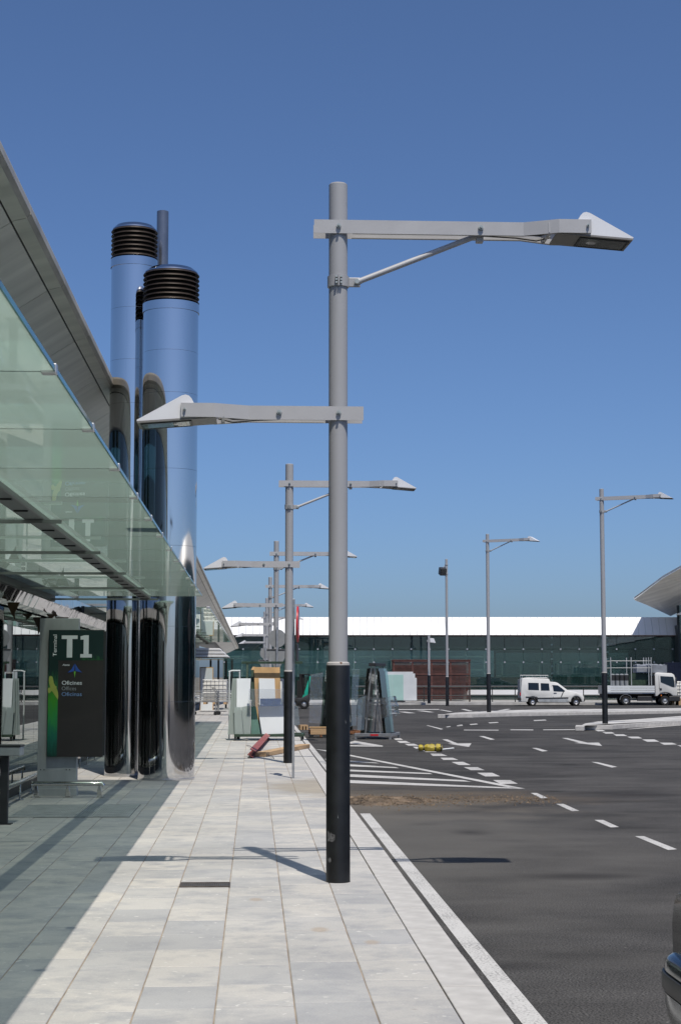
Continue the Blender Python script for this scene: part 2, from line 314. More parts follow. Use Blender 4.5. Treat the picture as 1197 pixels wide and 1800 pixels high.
M['signback'] = mat('sign_back_grey', (.25, .26, .265), .55, var=.06)
M['yellow'] = mat('yellow_fabric', (.42, .33, .035), .6, var=.2, scale=9)
M['brownpaper'] = mat('brown_wrap', (.07, .045, .02), .8, var=.3, scale=8)
M['ibc'] = mat('white_tank_plastic', (.66, .65, .6), .45, var=.08)
M['tarp'] = mat('grey_tarp', (.24, .26, .29), .55, var=.2, scale=3, bump=.6, bscale=9)
M['navy'] = mat('dark_blue_container', (.02, .025, .05), .5, var=.2)
M['carpaint'] = mat('dark_car_paint', (.05, .054, .058), .12, var=.05, metal=.5)
M['carpaint_reflection'] = mat('bumper_paint_pale_reflection', (.20, .21, .215), .18, var=.05, metal=.6)  # lighter copy of the dark paint, pavement reflection put into the colour
M['carglass'] = glass('car_glass', (.12, .14, .14), (.02, .02, .02), .3, ior=1.6)
M['chromecap'] = mat('hubcap', (.55, .55, .56), .35, metal=.6, var=.1)
M['scuff'] = mat('scuffed_tape', (.13, .13, .13), .6, var=.5, scale=40)
M['drain'] = mat('drain_iron', (.10, .085, .075), .7, var=.3, scale=20)
M['grate'] = mat('grating_steel', (.40, .41, .40), .6, metal=.2, var=.15)
M['orange'] = mat('amber_plastic', (.7, .2, .03), .4, var=.05)

# green leafy print behind the wordmark: flat print on the sign
def print_material():
    m, p = base('sign_green_print')
    tc = nd(m, 'ShaderNodeTexCoord'); sp = nd(m, 'ShaderNodeSeparateXYZ'); lk(m, tc.outputs['Object'], sp.inputs[0])
    cr = nd(m, 'ShaderNodeValToRGB'); els = cr.color_ramp.elements
    stops = [(0., (.003, .035, .025)), (.16, (.01, .14, .09)), (.30, (.03, .27, .06)), (.46, (.055, .30, .02)), (.58, (.02, .10, .04)), (.66, (.004, .026, .022)), (1., (.004, .022, .022))]
    els[0].color = (*stops[0][1], 1); els[1].color = (*stops[-1][1], 1)
    for q, c in stops[1:-1]:
        e = els.new(q); e.color = (*c, 1)
    mr = nd(m, 'ShaderNodeMapRange'); mr.inputs['From Min'].default_value = .54; mr.inputs['From Max'].default_value = 2.33
    mp = nd(m, 'ShaderNodeMapping'); mp.inputs['Scale'].default_value = (30, 1, 6); lk(m, tc.outputs['Object'], mp.inputs[0])
    n = nd(m, 'ShaderNodeTexNoise'); n.inputs['Scale'].default_value = 1.0; n.inputs['Detail'].default_value = 4; lk(m, mp.outputs[0], n.inputs['Vector'])
    a = nd(m, 'ShaderNodeMath', operation='MULTIPLY_ADD'); a.inputs[1].default_value = .5; a.inputs[2].default_value = -.25; lk(m, n.outputs['Fac'], a.inputs[0])
    b = nd(m, 'ShaderNodeMath', operation='ADD'); lk(m, sp.outputs[2], b.inputs[0]); lk(m, a.outputs[0], b.inputs[1])
    lk(m, b.outputs[0], mr.inputs['Value']); lk(m, mr.outputs[0], cr.inputs[0]); lk(m, cr.outputs[0], p.inputs['Base Color']); p.inputs['Roughness'].default_value = .4
    # a second flush of green at the lower right of the head
    return m
M['print'] = print_material()

# ------------------------------------------------------------------ geometry helpers
COL = scene.collection
class MB:
    def __init__(s): s.bm = bmesh.new()
    def box(s, x0, x1, y0, y1, z0, z1, bev=0., mtx=None):
        vs_ = [s.bm.verts.new((x, y, z)) for x in (x0, x1) for y in (y0, y1) for z in (z0, z1)]
        f = [(0, 1, 3, 2), (4, 6, 7, 5), (0, 4, 5, 1), (2, 3, 7, 6), (0, 2, 6, 4), (1, 5, 7, 3)]
        fs = [s.bm.faces.new([vs_[i] for i in q]) for q in f]
        if bev:
            r = bmesh.ops.bevel(s.bm, geom=list({e for f_ in fs for e in f_.edges}), offset=bev, segments=2, affect='EDGES', profile=.5)
            vs_ = list({v for f_ in r['faces'] for v in f_.verts} | {v for v in vs_ if v.is_valid})
        if mtx is not None: bmesh.ops.transform(s.bm, matrix=mtx, verts=vs_)
        return s
    def prism(s, pts, a, b, axis='y', bev=0., mtx=None):
        """polygon pts in the two other axes, extruded from a to b along axis"""
        def mk(p, t): return {'y': (p[0], t, p[1]), 'z': (p[0], p[1], t), 'x': (t, p[0], p[1])}[axis]
        A = [s.bm.verts.new(mk(p, a)) for p in pts]; B = [s.bm.verts.new(mk(p, b)) for p in pts]
        n = len(pts); fs = [s.bm.faces.new(A), s.bm.faces.new(B[::-1])]
        for i in range(n): fs.append(s.bm.faces.new([A[i], B[i], B[(i+1) % n], A[(i+1) % n]]))
        bmesh.ops.recalc_face_normals(s.bm, faces=fs)
        allv = A+B
        if bev:
            es = [e for f_ in fs[:2] for e in f_.edges]
            r = bmesh.ops.bevel(s.bm, geom=es, offset=bev, segments=2, affect='EDGES', profile=.5)
            allv = list({v for f_ in r['faces'] for v in f_.verts} | {v for v in allv if v.is_valid})
        if mtx is not None: bmesh.ops.transform(s.bm, matrix=mtx, verts=allv)
        return s
    def tube(s, path, r, n=12, cap=True):
        path = [Vector(p) for p in path]; rings = []
        for i, p in enumerate(path):
            t = (path[min(i+1, len(path)-1)]-path[max(i-1, 0)]).normalized()
            u = t.cross(Vector((0, 0, 1)));
            if u.length < 1e-3: u = t.cross(Vector((0, 1, 0)))
            u.normalize(); w = t.cross(u); rr = r[i] if isinstance(r, (list, tuple)) else r
            rings.append([s.bm.verts.new(p+u*(rr*math.cos(2*math.pi*k/n))+w*(rr*math.sin(2*math.pi*k/n))) for k in range(n)])
        for a, b in zip(rings, rings[1:]):
            for k in range(n): s.bm.faces.new([a[k], a[(k+1) % n], b[(k+1) % n], b[k]])
        if cap: s.bm.faces.new(rings[0][::-1]); s.bm.faces.new(rings[-1])
        return s
    def lathe(s, prof, n=48, c=(0, 0), a0=0., a1=2*math.pi):
        full = abs(a1-a0-2*math.pi) < 1e-6; m = n if full else n+1
        rings = []
        for r, z in prof:
            if r < 1e-6: rings.append([s.bm.verts.new((c[0], c[1], z))]); continue
            rings.append([s.bm.verts.new((c[0]+r*math.cos(a0+(a1-a0)*k/n), c[1]+r*math.sin(a0+(a1-a0)*k/n), z)) for k in range(m)])
        for a, b in zip(rings, rings[1:]):
            for k in range(n if full else n):
                k2 = (k+1) % m
                if not full and k == n: continue
                if len(a) == 1 and len(b) == 1: continue
                if len(a) == 1: s.bm.faces.new([a[0], b[k2], b[k]])
                elif len(b) == 1: s.bm.faces.new([a[k], a[k2], b[0]])
                else: s.bm.faces.new([a[k], a[k2], b[k2], b[k]])
        return s
    def poly(s, pts): s.bm.faces.new([s.bm.verts.new(p) for p in pts]); return s
    def build(s, name, m, parent=None, smooth=False, loc=None, kind=None):
        bmesh.ops.recalc_face_normals(s.bm, faces=s.bm.faces[:]) if not getattr(s, 'keep', False) else None
        me = bpy.data.meshes.new(name); s.bm.to_mesh(me); s.bm.free()
        if m: me.materials.append(M[m] if isinstance(m, str) else m)
        if smooth:
            for p_ in me.polygons: p_.use_smooth = True
            try: me.set_sharp_from_angle(angle=R_(35))
            except Exception: pass
        o = bpy.data.objects.new(name, me); COL.objects.link(o)
        if parent: o.parent = parent
        if loc is not None: o.location = loc
        if kind: o['kind'] = kind
        return o
def tag(o, label, cat, group=None):
    o['label'] = label; o['category'] = cat
    if group: o['group'] = group
    return o
def thing(name, label, cat, loc=(0, 0, 0), rz=0., group=None):
    o = bpy.data.objects.new(name, None); COL.objects.link(o); o.empty_display_size = .2
    o.location = loc; o.rotation_euler = (0, 0, rz); return tag(o, label, cat, group)
def struct(o, label=None):
    o['kind'] = 'structure'
    if label: o['label'] = label
    return o
def dup(o, parent=None):
    c = o.copy(); COL.objects.link(c); c.parent = parent
    for ch in list(o.children): dup(ch, c)
    return c
def inst(name, me, loc, parent, rz=0., kind=None):
    o = bpy.data.objects.new(name, me); COL.objects.link(o); o.parent = parent; o.location = loc; o.rotation_euler = (0, 0, rz)
    return o
def hexbolt(r, h):      # along -y
    return MB().prism([(r*math.cos(k*math.pi/3), r*math.sin(k*math.pi/3)) for k in range(6)], 0, -h)

# ------------------------------------------------------------------ ground, road, pavement
mb = MB(); mb.poly([(-1500, -1500, -.30), (1500, -1500, -.30), (1500, 3000, -.30), (-1500, 3000, -.30)])
struct(mb.build('ground', 'earth'))
mb = MB(); mb.poly([(1.2, -40, RZ), (90, -40, RZ), (90, 112, RZ), (1.2, 112, RZ)])
road = struct(mb.build('road', 'asphalt'), 'dark asphalt apron road beside the pavement')

mb = MB(); mb.box(-9, 1.005, -12, 130, -.25, -.005)
bed = struct(mb.build('pavement', 'bed'), 'paved walkway of pale concrete slabs')
PW, PL, X1 = .3975, .6, 1.006
def slab_mesh(n, w, l, seed):
    b = bmesh.new(); c = .004
    lo = [(0, 0), (w, 0), (w, l), (0, l)]; hi = [(c, c), (w-c, c), (w-c, l-c), (c, l-c)]
    A = [b.verts.new((x, y, -.02)) for x, y in lo]; B = [b.verts.new((x, y, -c*.7)) for x, y in lo]; T = [b.verts.new((x, y, 0)) for x, y in hi]
    for P, Q in ((A, B), (B, T)):
        for i in range(4): b.faces.new([P[i], P[(i+1) % 4], Q[(i+1) % 4], Q[i]])
    b.faces.new(T); me = bpy.data.meshes.new(n); b.to_mesh(me); b.free(); me.materials.append(M['paving']); return me
slab = slab_mesh('paving_slab', PW-.007, PL-.006, 0)
rnd = random.Random(3)
rest = MB(); NC = 11; cells = []
TOTEM_GR = None
for ci in range(NC):
    x = X1-(ci+1)*PW
    off = rnd.choice([0, .2, .3, .4, .1, .5])+rnd.uniform(-.03, .03)
    j = -12; 
    y = -12+off
    while y < 128:
        cells.append((x, y)); y += PL
def vis(x, y):      # how large a slab shows: only those inside the frame
    d = x*_s+y*_c
    if d < 7.2: return 0
    px = 447+(x+.2)/max(y, .1)*2900
    return 1/d if -60 < px < 1250 else 0
cells.sort(key=lambda c: -vis(*c))
for i, (x, y) in enumerate(cells):
    dz = rnd.uniform(-.0015, .0015)
    if i < 300:
        o = inst('paving_slab', slab, (x+.004, y+.002, dz), bed)
        o.rotation_euler = (rnd.uniform(-.0015, .0015), rnd.uniform(-.002, .002), rnd.uniform(-.002, .002))
    else:
        rest.box(x+.004, x+PW-.005, y+.002, y+PL-.003, -.02, dz)
o = rest.build('paving_slab', 'paving', bed, kind='stuff')

mb = MB(); mb.box(1.012, 1.245, -12, 128, -.3, -.135)
kerb = struct(mb.build('kerb', 'kerb'), 'pale granite kerb edging the pavement')
mb = MB(); mb.box(0, .235, 0, .992, -.14, 0, bev=.006)
k0 = mb.build('kerb_stone', 'kerb', kerb); k0.location = (1.011, 6.0, 0)
for i in range(-4, 110):
    if i == 0: continue
    inst('kerb_stone', k0.data, (1.011+rnd.uniform(-.001, .001), 6.0+i, rnd.uniform(-.002, .002)), kerb)

# far pavement behind the road, with kerb
farp = MB().box(-60, 60, 0, 40, -.3, .02).build('far_pavement', 'concrete', loc=D(598, 1240, 104)*Vector((1, 1, 0)) if False else (FH*104)[:]); farp.rotation_euler = (0, 0, -YAW)
struct(farp, 'pale concrete pavement in front of the glass hall')

# ------------------------------------------------------------------ painted markings (children of the road)
def mark(polys, name='lane_marking'):
    for q in polys:
        mb = MB()
        pts = [G(x, y, RZ+.004) for x, y in q]
        mb.poly([p for p in pts]); o = mb.build(name, 'line', road); 
        if o.data.polygons[0].normal.z < 0: o.data.flip_normals()
def T(o, s, qs): return [[(o[0]+x/s, o[1]+y/s) for x, y in q] for q in qs]
mb = MB()
mb.poly([(1.375, -12, RZ+.004), (1.505, -12, RZ+.004), (1.505, 21.6, RZ+.004), (1.375, 21.6, RZ+.004)]); mb.build('kerb_line', 'line', road)
mb = MB(); mb.poly([(1.36, 27.2, RZ+.004), (1.49, 26.8, RZ+.004), (1.49, 70, RZ+.004), (1.36, 70, RZ+.004)]); mb.build('kerb_line', 'line', road)
S78 = ((780, 1260), 2.87)
mark(T(*S78, [[(962, 602), (1008, 602), (1175, 668), (1130, 672)], [(758, 520), (802, 520), (882, 556), (840, 558)], [(565, 439), (603, 439), (682, 474), (645, 476)], [(437, 384), (468, 384), (523, 409), (490, 411)],
  [(247, 319), (333, 319), (372, 337), (285, 339)], [(167, 282), (243, 282), (283, 300), (208, 301)], [(100, 254), (170, 254), (205, 269), (135, 269)], [(38, 228), (97, 227), (135, 243), (75, 243)],
  [(175, 97), (200, 97), (258, 114), (235, 116)], [(443, 157), (468, 157), (524, 172), (495, 175)], [(742, 227), (775, 229), (873, 252), (845, 256)],
  [(760, 66), (800, 66), (815, 73), (775, 73)], [(797, 77), (845, 77), (862, 84), (815, 85)], [(853, 88), (905, 88), (925, 97), (870, 97)], [(922, 100), (980, 100), (1000, 109), (945, 109)], [(998, 114), (1060, 114), (1086, 125), (1025, 126)], [(1085, 130), (1150, 131), (1175, 139), (1110, 141)], [(1175, 144), (1240, 144), (1265, 152), (1200, 152)],
  [(1290, 160), (1360, 160), (1390, 170), (1310, 170)],
  [(920, 62), (1300, 26), (1300, 35), (940, 62)], [(100, 65), (275, 65.5), (275, 69), (100, 68)], [(335, 64), (450, 64), (450, 68), (335, 67)], [(500, 64), (660, 63), (660, 66), (500, 67)],
  [(65, 43), (90, 39), (96, 43), (70, 46)], [(128, 37), (165, 34), (172, 38), (135, 41)], [(222, 29), (270, 26), (276, 30), (230, 33)], [(450, 17), (510, 14), (518, 18), (456, 21)]]))
S60 = ((600, 1050), 3.99)
mark(T(*S60, [[(693, 1125), (780, 1125), (820, 1140), (715, 1140)], [(622, 1096), (700, 1096), (742, 1112), (640, 1112)], [(565, 1071), (630, 1071), (668, 1085), (590, 1085)], [(500, 1048), (560, 1048), (590, 1061), (522, 1061)], [(442, 1027), (510, 1027), (545, 1040), (470, 1040)], [(388, 1007), (450, 1007), (484, 1020), (410, 1021)], [(360, 988), (415, 988), (432, 1000), (380, 1000)]]))
mark(T(*S60, [[(705, 996), (742, 996), (818, 1026), (790, 1030)], [(742, 1026), (911, 1024), (893, 1049)]]), 'arrow_marking')
mark(T(*S78, [[(595, 107), (622, 107), (722, 130), (690, 133)], [(655, 131), (780, 130), (797, 147)]]), 'arrow_marking')
S70 = ((600, 1280), 2.005)
HA = [[(-96, 73), (-50, 78), (648, 213), (600, 211)], [(-60, 122), (190, 137), (203, 141), (-50, 131)], [(-40, 143), (310, 158), (322, 162), (-30, 150)], [(-10, 160), (430, 183), (458, 189), (0, 170)], [(10, 182), (600, 209), (640, 214), (20, 193)],
      [(-60, 108), (120, 121), (135, 124), (-45, 115)]]
mark(T(*S70, HA), 'hatch_marking')
mark(T(*S60, [[(30, 1022), (95, 1006), (292, 1040), (250, 1042)], [(0, 1036), (290, 1040.5), (290, 1047), (0, 1044)]]), 'hatch_marking')
S64 = ((640, 1170), 4.604)
mark(T(*S64, [[(780, 352), (815, 352), (880, 368), (845, 369)], [(1085, 362), (1160, 350), (1185, 352), (1110, 366)], [(600, 357), (630, 357), (718, 372), (690, 374)], [(420, 365), (480, 364), (570, 377), (530, 378)], [(270, 373), (330, 373), (420, 384), (360, 385)], [(140, 381), (250, 381), (295, 388), (165, 389)],
  [(500, 483), (515, 483), (640, 513), (620, 517)], [(205, 353), (605, 352), (605, 357), (205, 359)], [(660, 495), (695, 489), (700, 494), (670, 499)], [(745, 487), (790, 481), (798, 486), (755, 491)]]))

# ------------------------------------------------------------------ traffic islands
def island(outline, label, h=.15):
    pts = [G(x, y, RZ+h if top else RZ) for x, y, top in outline]
    c2 = [(p.x, p.y) for p in pts]
    if sum(c2[i][0]*c2[(i+1) % len(c2)][1]-c2[(i+1) % len(c2)][0]*c2[i][1] for i in range(len(c2))) < 0: c2 = c2[::-1]
    o = struct(MB().prism(c2, RZ-.05, RZ+h, axis='z').build('traffic_island', 'concrete'), label)
    # kerb stones along the edge
    n = len(c2)
    for i in range(n):
        a = Vector(c2[i]); b = Vector(c2[(i+1) % n]); L = (b-a).length
        if L < .12: continue
        t = (b-a)/L; nn = Vector((t.y, -t.x)); k = max(1, int(L/1.0))
        for q in range(k):
            p0 = a+t*(L*q/k+.01); ln = L/k-.02
            mb = MB().box(0, ln, -.012, .14, -.14, .006, bev=.008); ks = mb.build('kerb_stone', 'kerb', o)
            ks.location = (p0.x, p0.y, RZ+h); ks.rotation_euler = (0, 0, math.atan2(t.y, t.x))
    return o
island([(1018, 1277, 1), (1019.5, 1282.9, 0), (1030, 1283.3, 0), (1075, 1283.0, 0), (1120, 1279.5, 0), (1260, 1270, 0), (1260, 1254, 1), (1120, 1264.5, 1), (1050, 1268.5, 1), (1028, 1272, 1)], 'pale concrete traffic island carrying the rightmost tall lamp')
island([(775, 1256.5, 1), (776, 1262.1, 0), (784, 1262.4, 0), (830, 1262, 0), (900, 1259.8, 0), (1000, 1258, 0), (1197, 1254.5, 0), (1330, 1252, 0), (1330, 1243, 1), (1100, 1246, 1), (960, 1247, 1), (880, 1249, 1), (800, 1253, 1)], 'long concrete traffic island in front of the van and truck')

# ------------------------------------------------------------------ street lamps
PR, SR = .078, .0975
def head_parts(parent, sgn, x0, za):
    """wedge shaped lamp head; x0 = its inner end measured from the pole, sgn = +1 to the right"""
    hd = MB(); w = .178
    P = lambda x, z: (sgn*(x0+x), za+z)
    side = [P(.10, -.045), P(.175, .05), P(.20, .098), P(.222, .122), P(.25, .130), P(.28, .122), P(.645, -.083), P(.64, -.092), P(.10, -.052)]
    root = None
    # two thin side plates and the sloped top skin
    hd.prism(side, -w, -w+.006); hd.prism(side, w-.006, w)
    top = [P(.175, .05), P(.20, .098), P(.222, .122), P(.25, .130), P(.28, .122), P(.645, -.083)]
    top2 = [(a, b-.006) for a, b in top][::-1]
    hd.prism(top+top2, -w+.006, w-.006)
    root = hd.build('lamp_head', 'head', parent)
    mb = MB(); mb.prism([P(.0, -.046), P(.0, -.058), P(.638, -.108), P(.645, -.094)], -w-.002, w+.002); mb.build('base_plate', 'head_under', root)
    # glass window with frame, slightly proud below
    sl = (-.108+.058)/.638
    def low(x, e): return -.058+sl*x-e
    mb = MB(); mb.prism([P(.22, low(.22, .001)), P(.22, low(.22, .007)), P(.60, low(.60, .007)), P(.60, low(.60, .001))], -.125, .125); mb.build('lamp_glass', 'lens', root)
    mb = MB()
    for ya, yb in ((-.142, -.126), (.126, .142)): mb.prism([P(.20, low(.2, .001)), P(.20, low(.2, .010)), P(.615, low(.615, .010)), P(.615, low(.615, .001))], ya, yb)
    for xa, xb in ((.20, .217), (.603, .615)): mb.prism([P(xa, low(xa, .001)), P(xa, low(xa, .010)), P(xb, low(xb, .010)), P(xb, low(xb, .001))], -.125, .125)
    mb.build('glass_frame', 'dark', root)
    mb = MB(); mb.lathe([(.001, .0), (.05, .004), (.07, .014), (.09, .045)], 20); o = mb.build('reflector', 'chromecap', root, smooth=True)
    o.location = (sgn*(x0+.34), 0, za-.095)
    return root
def arm(parent, sgn, reach, za, brace):
    back = .205; hb = .0575
    for ys in (-1, 1):
        a, b = ys*(PR+.012), ys*.208
        pl = [(-back, a), (reach-.55, a), (reach-.27, b), (reach, b)]
        t = .024*-ys
        # channel: web outside, two flanges inwards
        web = [(sgn*x, y) for x, y in pl]; inn = [(sgn*x, y+t*.25) for x, y in pl][::-1]
        mb = MB(); mb.prism(web+inn, za-hb, za+hb, axis='z')
        inn2 = [(sgn*x, y-ys*.03) for x, y in pl]; out2 = [(sgn*x, y+t*.26) for x, y in pl][::-1]
        fl = [(sgn*x, y-ys*.032) for x, y in pl if x > PR+.03]; fl = [(sgn*(PR+.04), a-ys*.032)]+fl
        fo = [(sgn*x, y+t*.26) for x, y in pl if x > PR+.03][::-1]+[(sgn*(PR+.04), a+t*.26)]
        mb.prism(fl+fo, za-hb+.001, za-hb+.008, axis='z'); mb.prism(fl+fo, za+hb-.008, za+hb-.001, axis='z')
        bar = mb.build('arm_bar', 'arm', parent)
        for bx, r in ((0., .02), (reach-.03, .012)) + (((1.19 if brace else reach-.80), .022),):
            yy = (b if bx > reach-.3 else a)
            bo = hexbolt(r, .02).build('bolt', 'bolt', bar); bo.location = (sgn*bx, yy-(0 if ys < 0 else -.02), za+.004)
            bo2 = hexbolt(r*.5, .045).build('bolt', 'bolt', bar); bo2.location = (sgn*bx, yy-(0 if ys < 0 else -.045), za+.004)
    # Y-shaped bracket between the splayed bars
    mb = MB(); xb = reach-.34
    mb.box(sgn*(xb-.012), sgn*(xb+.012), -.178, .178, za-.05, za+.035) if sgn > 0 else mb.box(-(xb+.012), -(xb-.012), -.178, .178, za-.05, za+.035)
    mb.build('bracket_plate', 'arm', parent)
    for yq in (-.12, .05):
        mb = MB(); mb.tube([(sgn*(reach-.95), yq*.3, za-.03), (sgn*(reach-.6), yq*.5, za-.045), (sgn*(reach-.42), yq, za-.06), (sgn*(reach-.3), yq, za-.03)], .009, 8); mb.build('cable', 'plastic_dark', parent, smooth=True)
    head_parts(parent, sgn, reach-.285, za)
    if brace:
        zc = za-.453
        mb = MB(); mb.lathe([(PR+.001, zc-.045), (PR+.012, zc-.045), (PR+.012, zc+.045), (PR+.001, zc+.045)], 32); cl = mb.build('clamp', 'pole', parent, smooth=True)
        mb = MB()
        mb.box(*sorted((sgn*(PR+.008), sgn*.185)), -.012, .012, zc-.04, zc+.04, bev=.006); mb.build('lug', 'pole', cl)
        for dx in (-.02, .02):
            for dz in (-.025, 0, .025):
                b_ = hexbolt(.009, .03).build('bolt', 'bolt', cl); b_.location = (dx, -PR-.008, zc+dz)
        mb = MB(); mb.box(-.006, .006, -PR-.03, -PR-.01, zc-.05, zc+.045); mb.build('clamp_flange', 'pole', cl)
        b_ = hexbolt(.022, .03).build('bolt', 'bolt', cl); b_.location = (sgn*.155, -.02, zc+.0)
        mb = MB(); mb.tube([(sgn*.15, 0, zc), (sgn*.20, 0, zc+.02), (sgn*1.19, 0, za-.03)], [.03, .024, .024], 14); br = mb.build('brace', 'arm', parent, smooth=True)
        mb = MB(); mb.box(*sorted((sgn*1.16, sgn*1.22)), -.035, .035, za-.10, za-.02, bev=.006); mb.build('brace_lug', 'arm', br)
def pole_parts(t, Hh, sl=1.765):
    mb = MB(); mb.lathe([(PR, sl-.1), (PR, Hh-.006), (PR-.006, Hh)], 40); mb.build('pole', 'pole', t, smooth=True)
    mb = MB(); mb.lathe([(.0001, Hh+.004), (PR-.010, Hh+.004), (PR-.004, Hh-.001)], 32); mb.build('top_cap', 'cap', t)
    mb = MB(); mb.lathe([(SR+.001, 0.0), (SR+.001, .004), (SR, .012), (SR, sl-.03), (SR-.002, sl-.024)], 40); s = mb.build('sleeve', 'sleeve', t, smooth=True)
    mb = MB(); mb.lathe([(SR-.002, sl-.024), (SR-.004, sl-.006), (SR-.012, sl), (PR+.001, sl+.004)], 40); mb.build('sleeve_rim', 'cap', s, smooth=True)
    return s
def street_lamp(label, Hh, arms, rz=0., loc=(0, 0, 0), group='grey street lamps'):
    t = thing('street_lamp', label, 'street lamp', loc, rz, group)
    s = pole_parts(t, Hh)
    for sgn, reach, za, br in arms: arm(t, sgn, reach, za, br)
    return t, s
twin = [(1, 2.10, 5.385, True), (-1, 1.29, 3.81, False)]
LX, LY, LS = .672, 13.53, 18.43
GK = 'double arm street lamps along the kerb'
lamp1, slv = street_lamp('nearest double arm grey street lamp with black sleeve, standing on the pavement slabs', 5.77, twin, 0, (LX+.012, LY, 0), GK)
# torn sticker and scuffs on the near sleeve
mb = MB(); st = []
for k in range(14):
    a = R_(-112+k*2.3); 
    st.append((a, .355+.02*math.sin(k*1.9)))
def patch(bm, a0, a1, z0, z1, seed, r=SR+.0012, n=6):
    rr = random.Random(seed); lo = [(a0+(a1-a0)*k/n, z0+rr.uniform(-.012, .012)) for k in range(n+1)]; hi = [(a0+(a1-a0)*k/n, z1+rr.uniform(-.02, .02)) for k in range(n+1)]
    V_ = lambda q: bm.bm.verts.new((r*math.sin(q[0]), -r*math.cos(q[0]), q[1]))
    L = [V_(q) for q in lo]; U = [V_(q) for q in hi]
    for k in range(n): bm.bm.faces.new([L[k], L[k+1], U[k+1], U[k]])
patch(mb, R_(-62), R_(-18), .335, .40, 4); mb.build('torn_sticker', 'scuff', slv)
mb = MB(); patch(mb, R_(-62), R_(-38), .168, .19, 6); mb.build('torn_sticker', 'scuff', slv)
mb = MB(); patch(mb, R_(-4), R_(-2.0), .52, .535, 9, n=2); mb.build('scratch', 'sign_grey', slv)
mb = MB(); patch(mb, R_(34), R_(37), 1.28, 1.29, 9, n=2); mb.build('scratch', 'sign_grey', slv)
mb = MB(); patch(mb, R_(5), R_(20), 1.756, 1.762, 2, r=SR-.003); mb.build('rust_streak', 'rust', slv)
ordn = ['second double arm street lamp from the camera, beside the leaning glass rack', 'third double arm street lamp in the receding kerbside row', 'fourth double arm street lamp in the receding kerbside row', 'fifth double arm street lamp in the receding kerbside row', 'sixth and farthest double arm lamp of the kerbside row']
for k, lb in enumerate(ordn, 1):
    c = dup(lamp1); c.location = (LX-.006*k, LY+LS*k, 0); c['label'] = lb
    for ch in list(c.children):
        if ch.name.startswith('sleeve'):
            for g in list(ch.children):
                if g.name.split('.')[0] in ('torn_sticker', 'scratch', 'rust_streak'): bpy.data.objects.remove(g)
single = [(1, 2.12, 7.80, True)]
g1 = G(1063, 1272, RZ+.15)
g2 = G(859, 1252, RZ+.15)
street_lamp('tall single arm street lamp on the right traffic island', 8.14, single, R_(-26), (g1.x, g1.y, RZ+.15), 'tall single arm street lamps')
street_lamp('tall single arm street lamp beside the parked white van', 8.12, single, R_(-30), (g2.x, g2.y, RZ+.15), 'tall single arm street lamps')
g3 = G(786, 1241, RZ); t3 = thing('floodlight_pole', 'tall grey pole with a boxy floodlight hung near its top', 'lamp post', (g3.x, g3.y, RZ)); pole_parts(t3, 8.85)
mb = MB(); mb.box(-.45, -.05, -.2, .2, -.22, .22, bev=.03); f_ = mb.build('floodlight', 'plastic_dark', t3); f_.location = (0, 0, 8.1); f_.rotation_euler = (R_(20), 0, R_(12))
mb = MB(); mb.box(-.40, -.10, -.212, -.203, -.17, .17); mb.build('floodlight_glass', 'lens', f_)
mb = MB(); mb.tube([(0, 0, 8.52), (-.12, 0, 8.42), (-.2, 0, 8.30)], .03, 10); mb.tube([(0, 0, 7.95), (-.10, 0, 7.98)], .025, 8); mb.build('bracket', 'pole', t3, smooth=True)
for zz in (7.95, 8.52):
    mb = MB(); mb.lathe([(PR+.001, zz-.04), (PR+.02, zz-.04), (PR+.02, zz+.04), (PR+.001, zz+.04)], 24); mb.build('clamp', 'pole', t3, smooth=True)
g4 = G(754, 1236.5, RZ+.1); t4 = thing('low_lamp_post', 'short grey lamp post with a stubby white head near the brown slatted box', 'lamp post', (g4.x, g4.y, RZ+.1)); pole_parts(t4, 4.25)
mb = MB(); mb.prism([(.06, 3.78), (.06, 4.04), (.30, 4.02), (.42, 3.74)], -.17, .17, bev=.012); mb.build('lamp_head', 'head', t4)
mb = MB(); mb.box(-.12, .06, -.05, .05, 3.82, 3.92); mb.build('bracket', 'pole', t4)

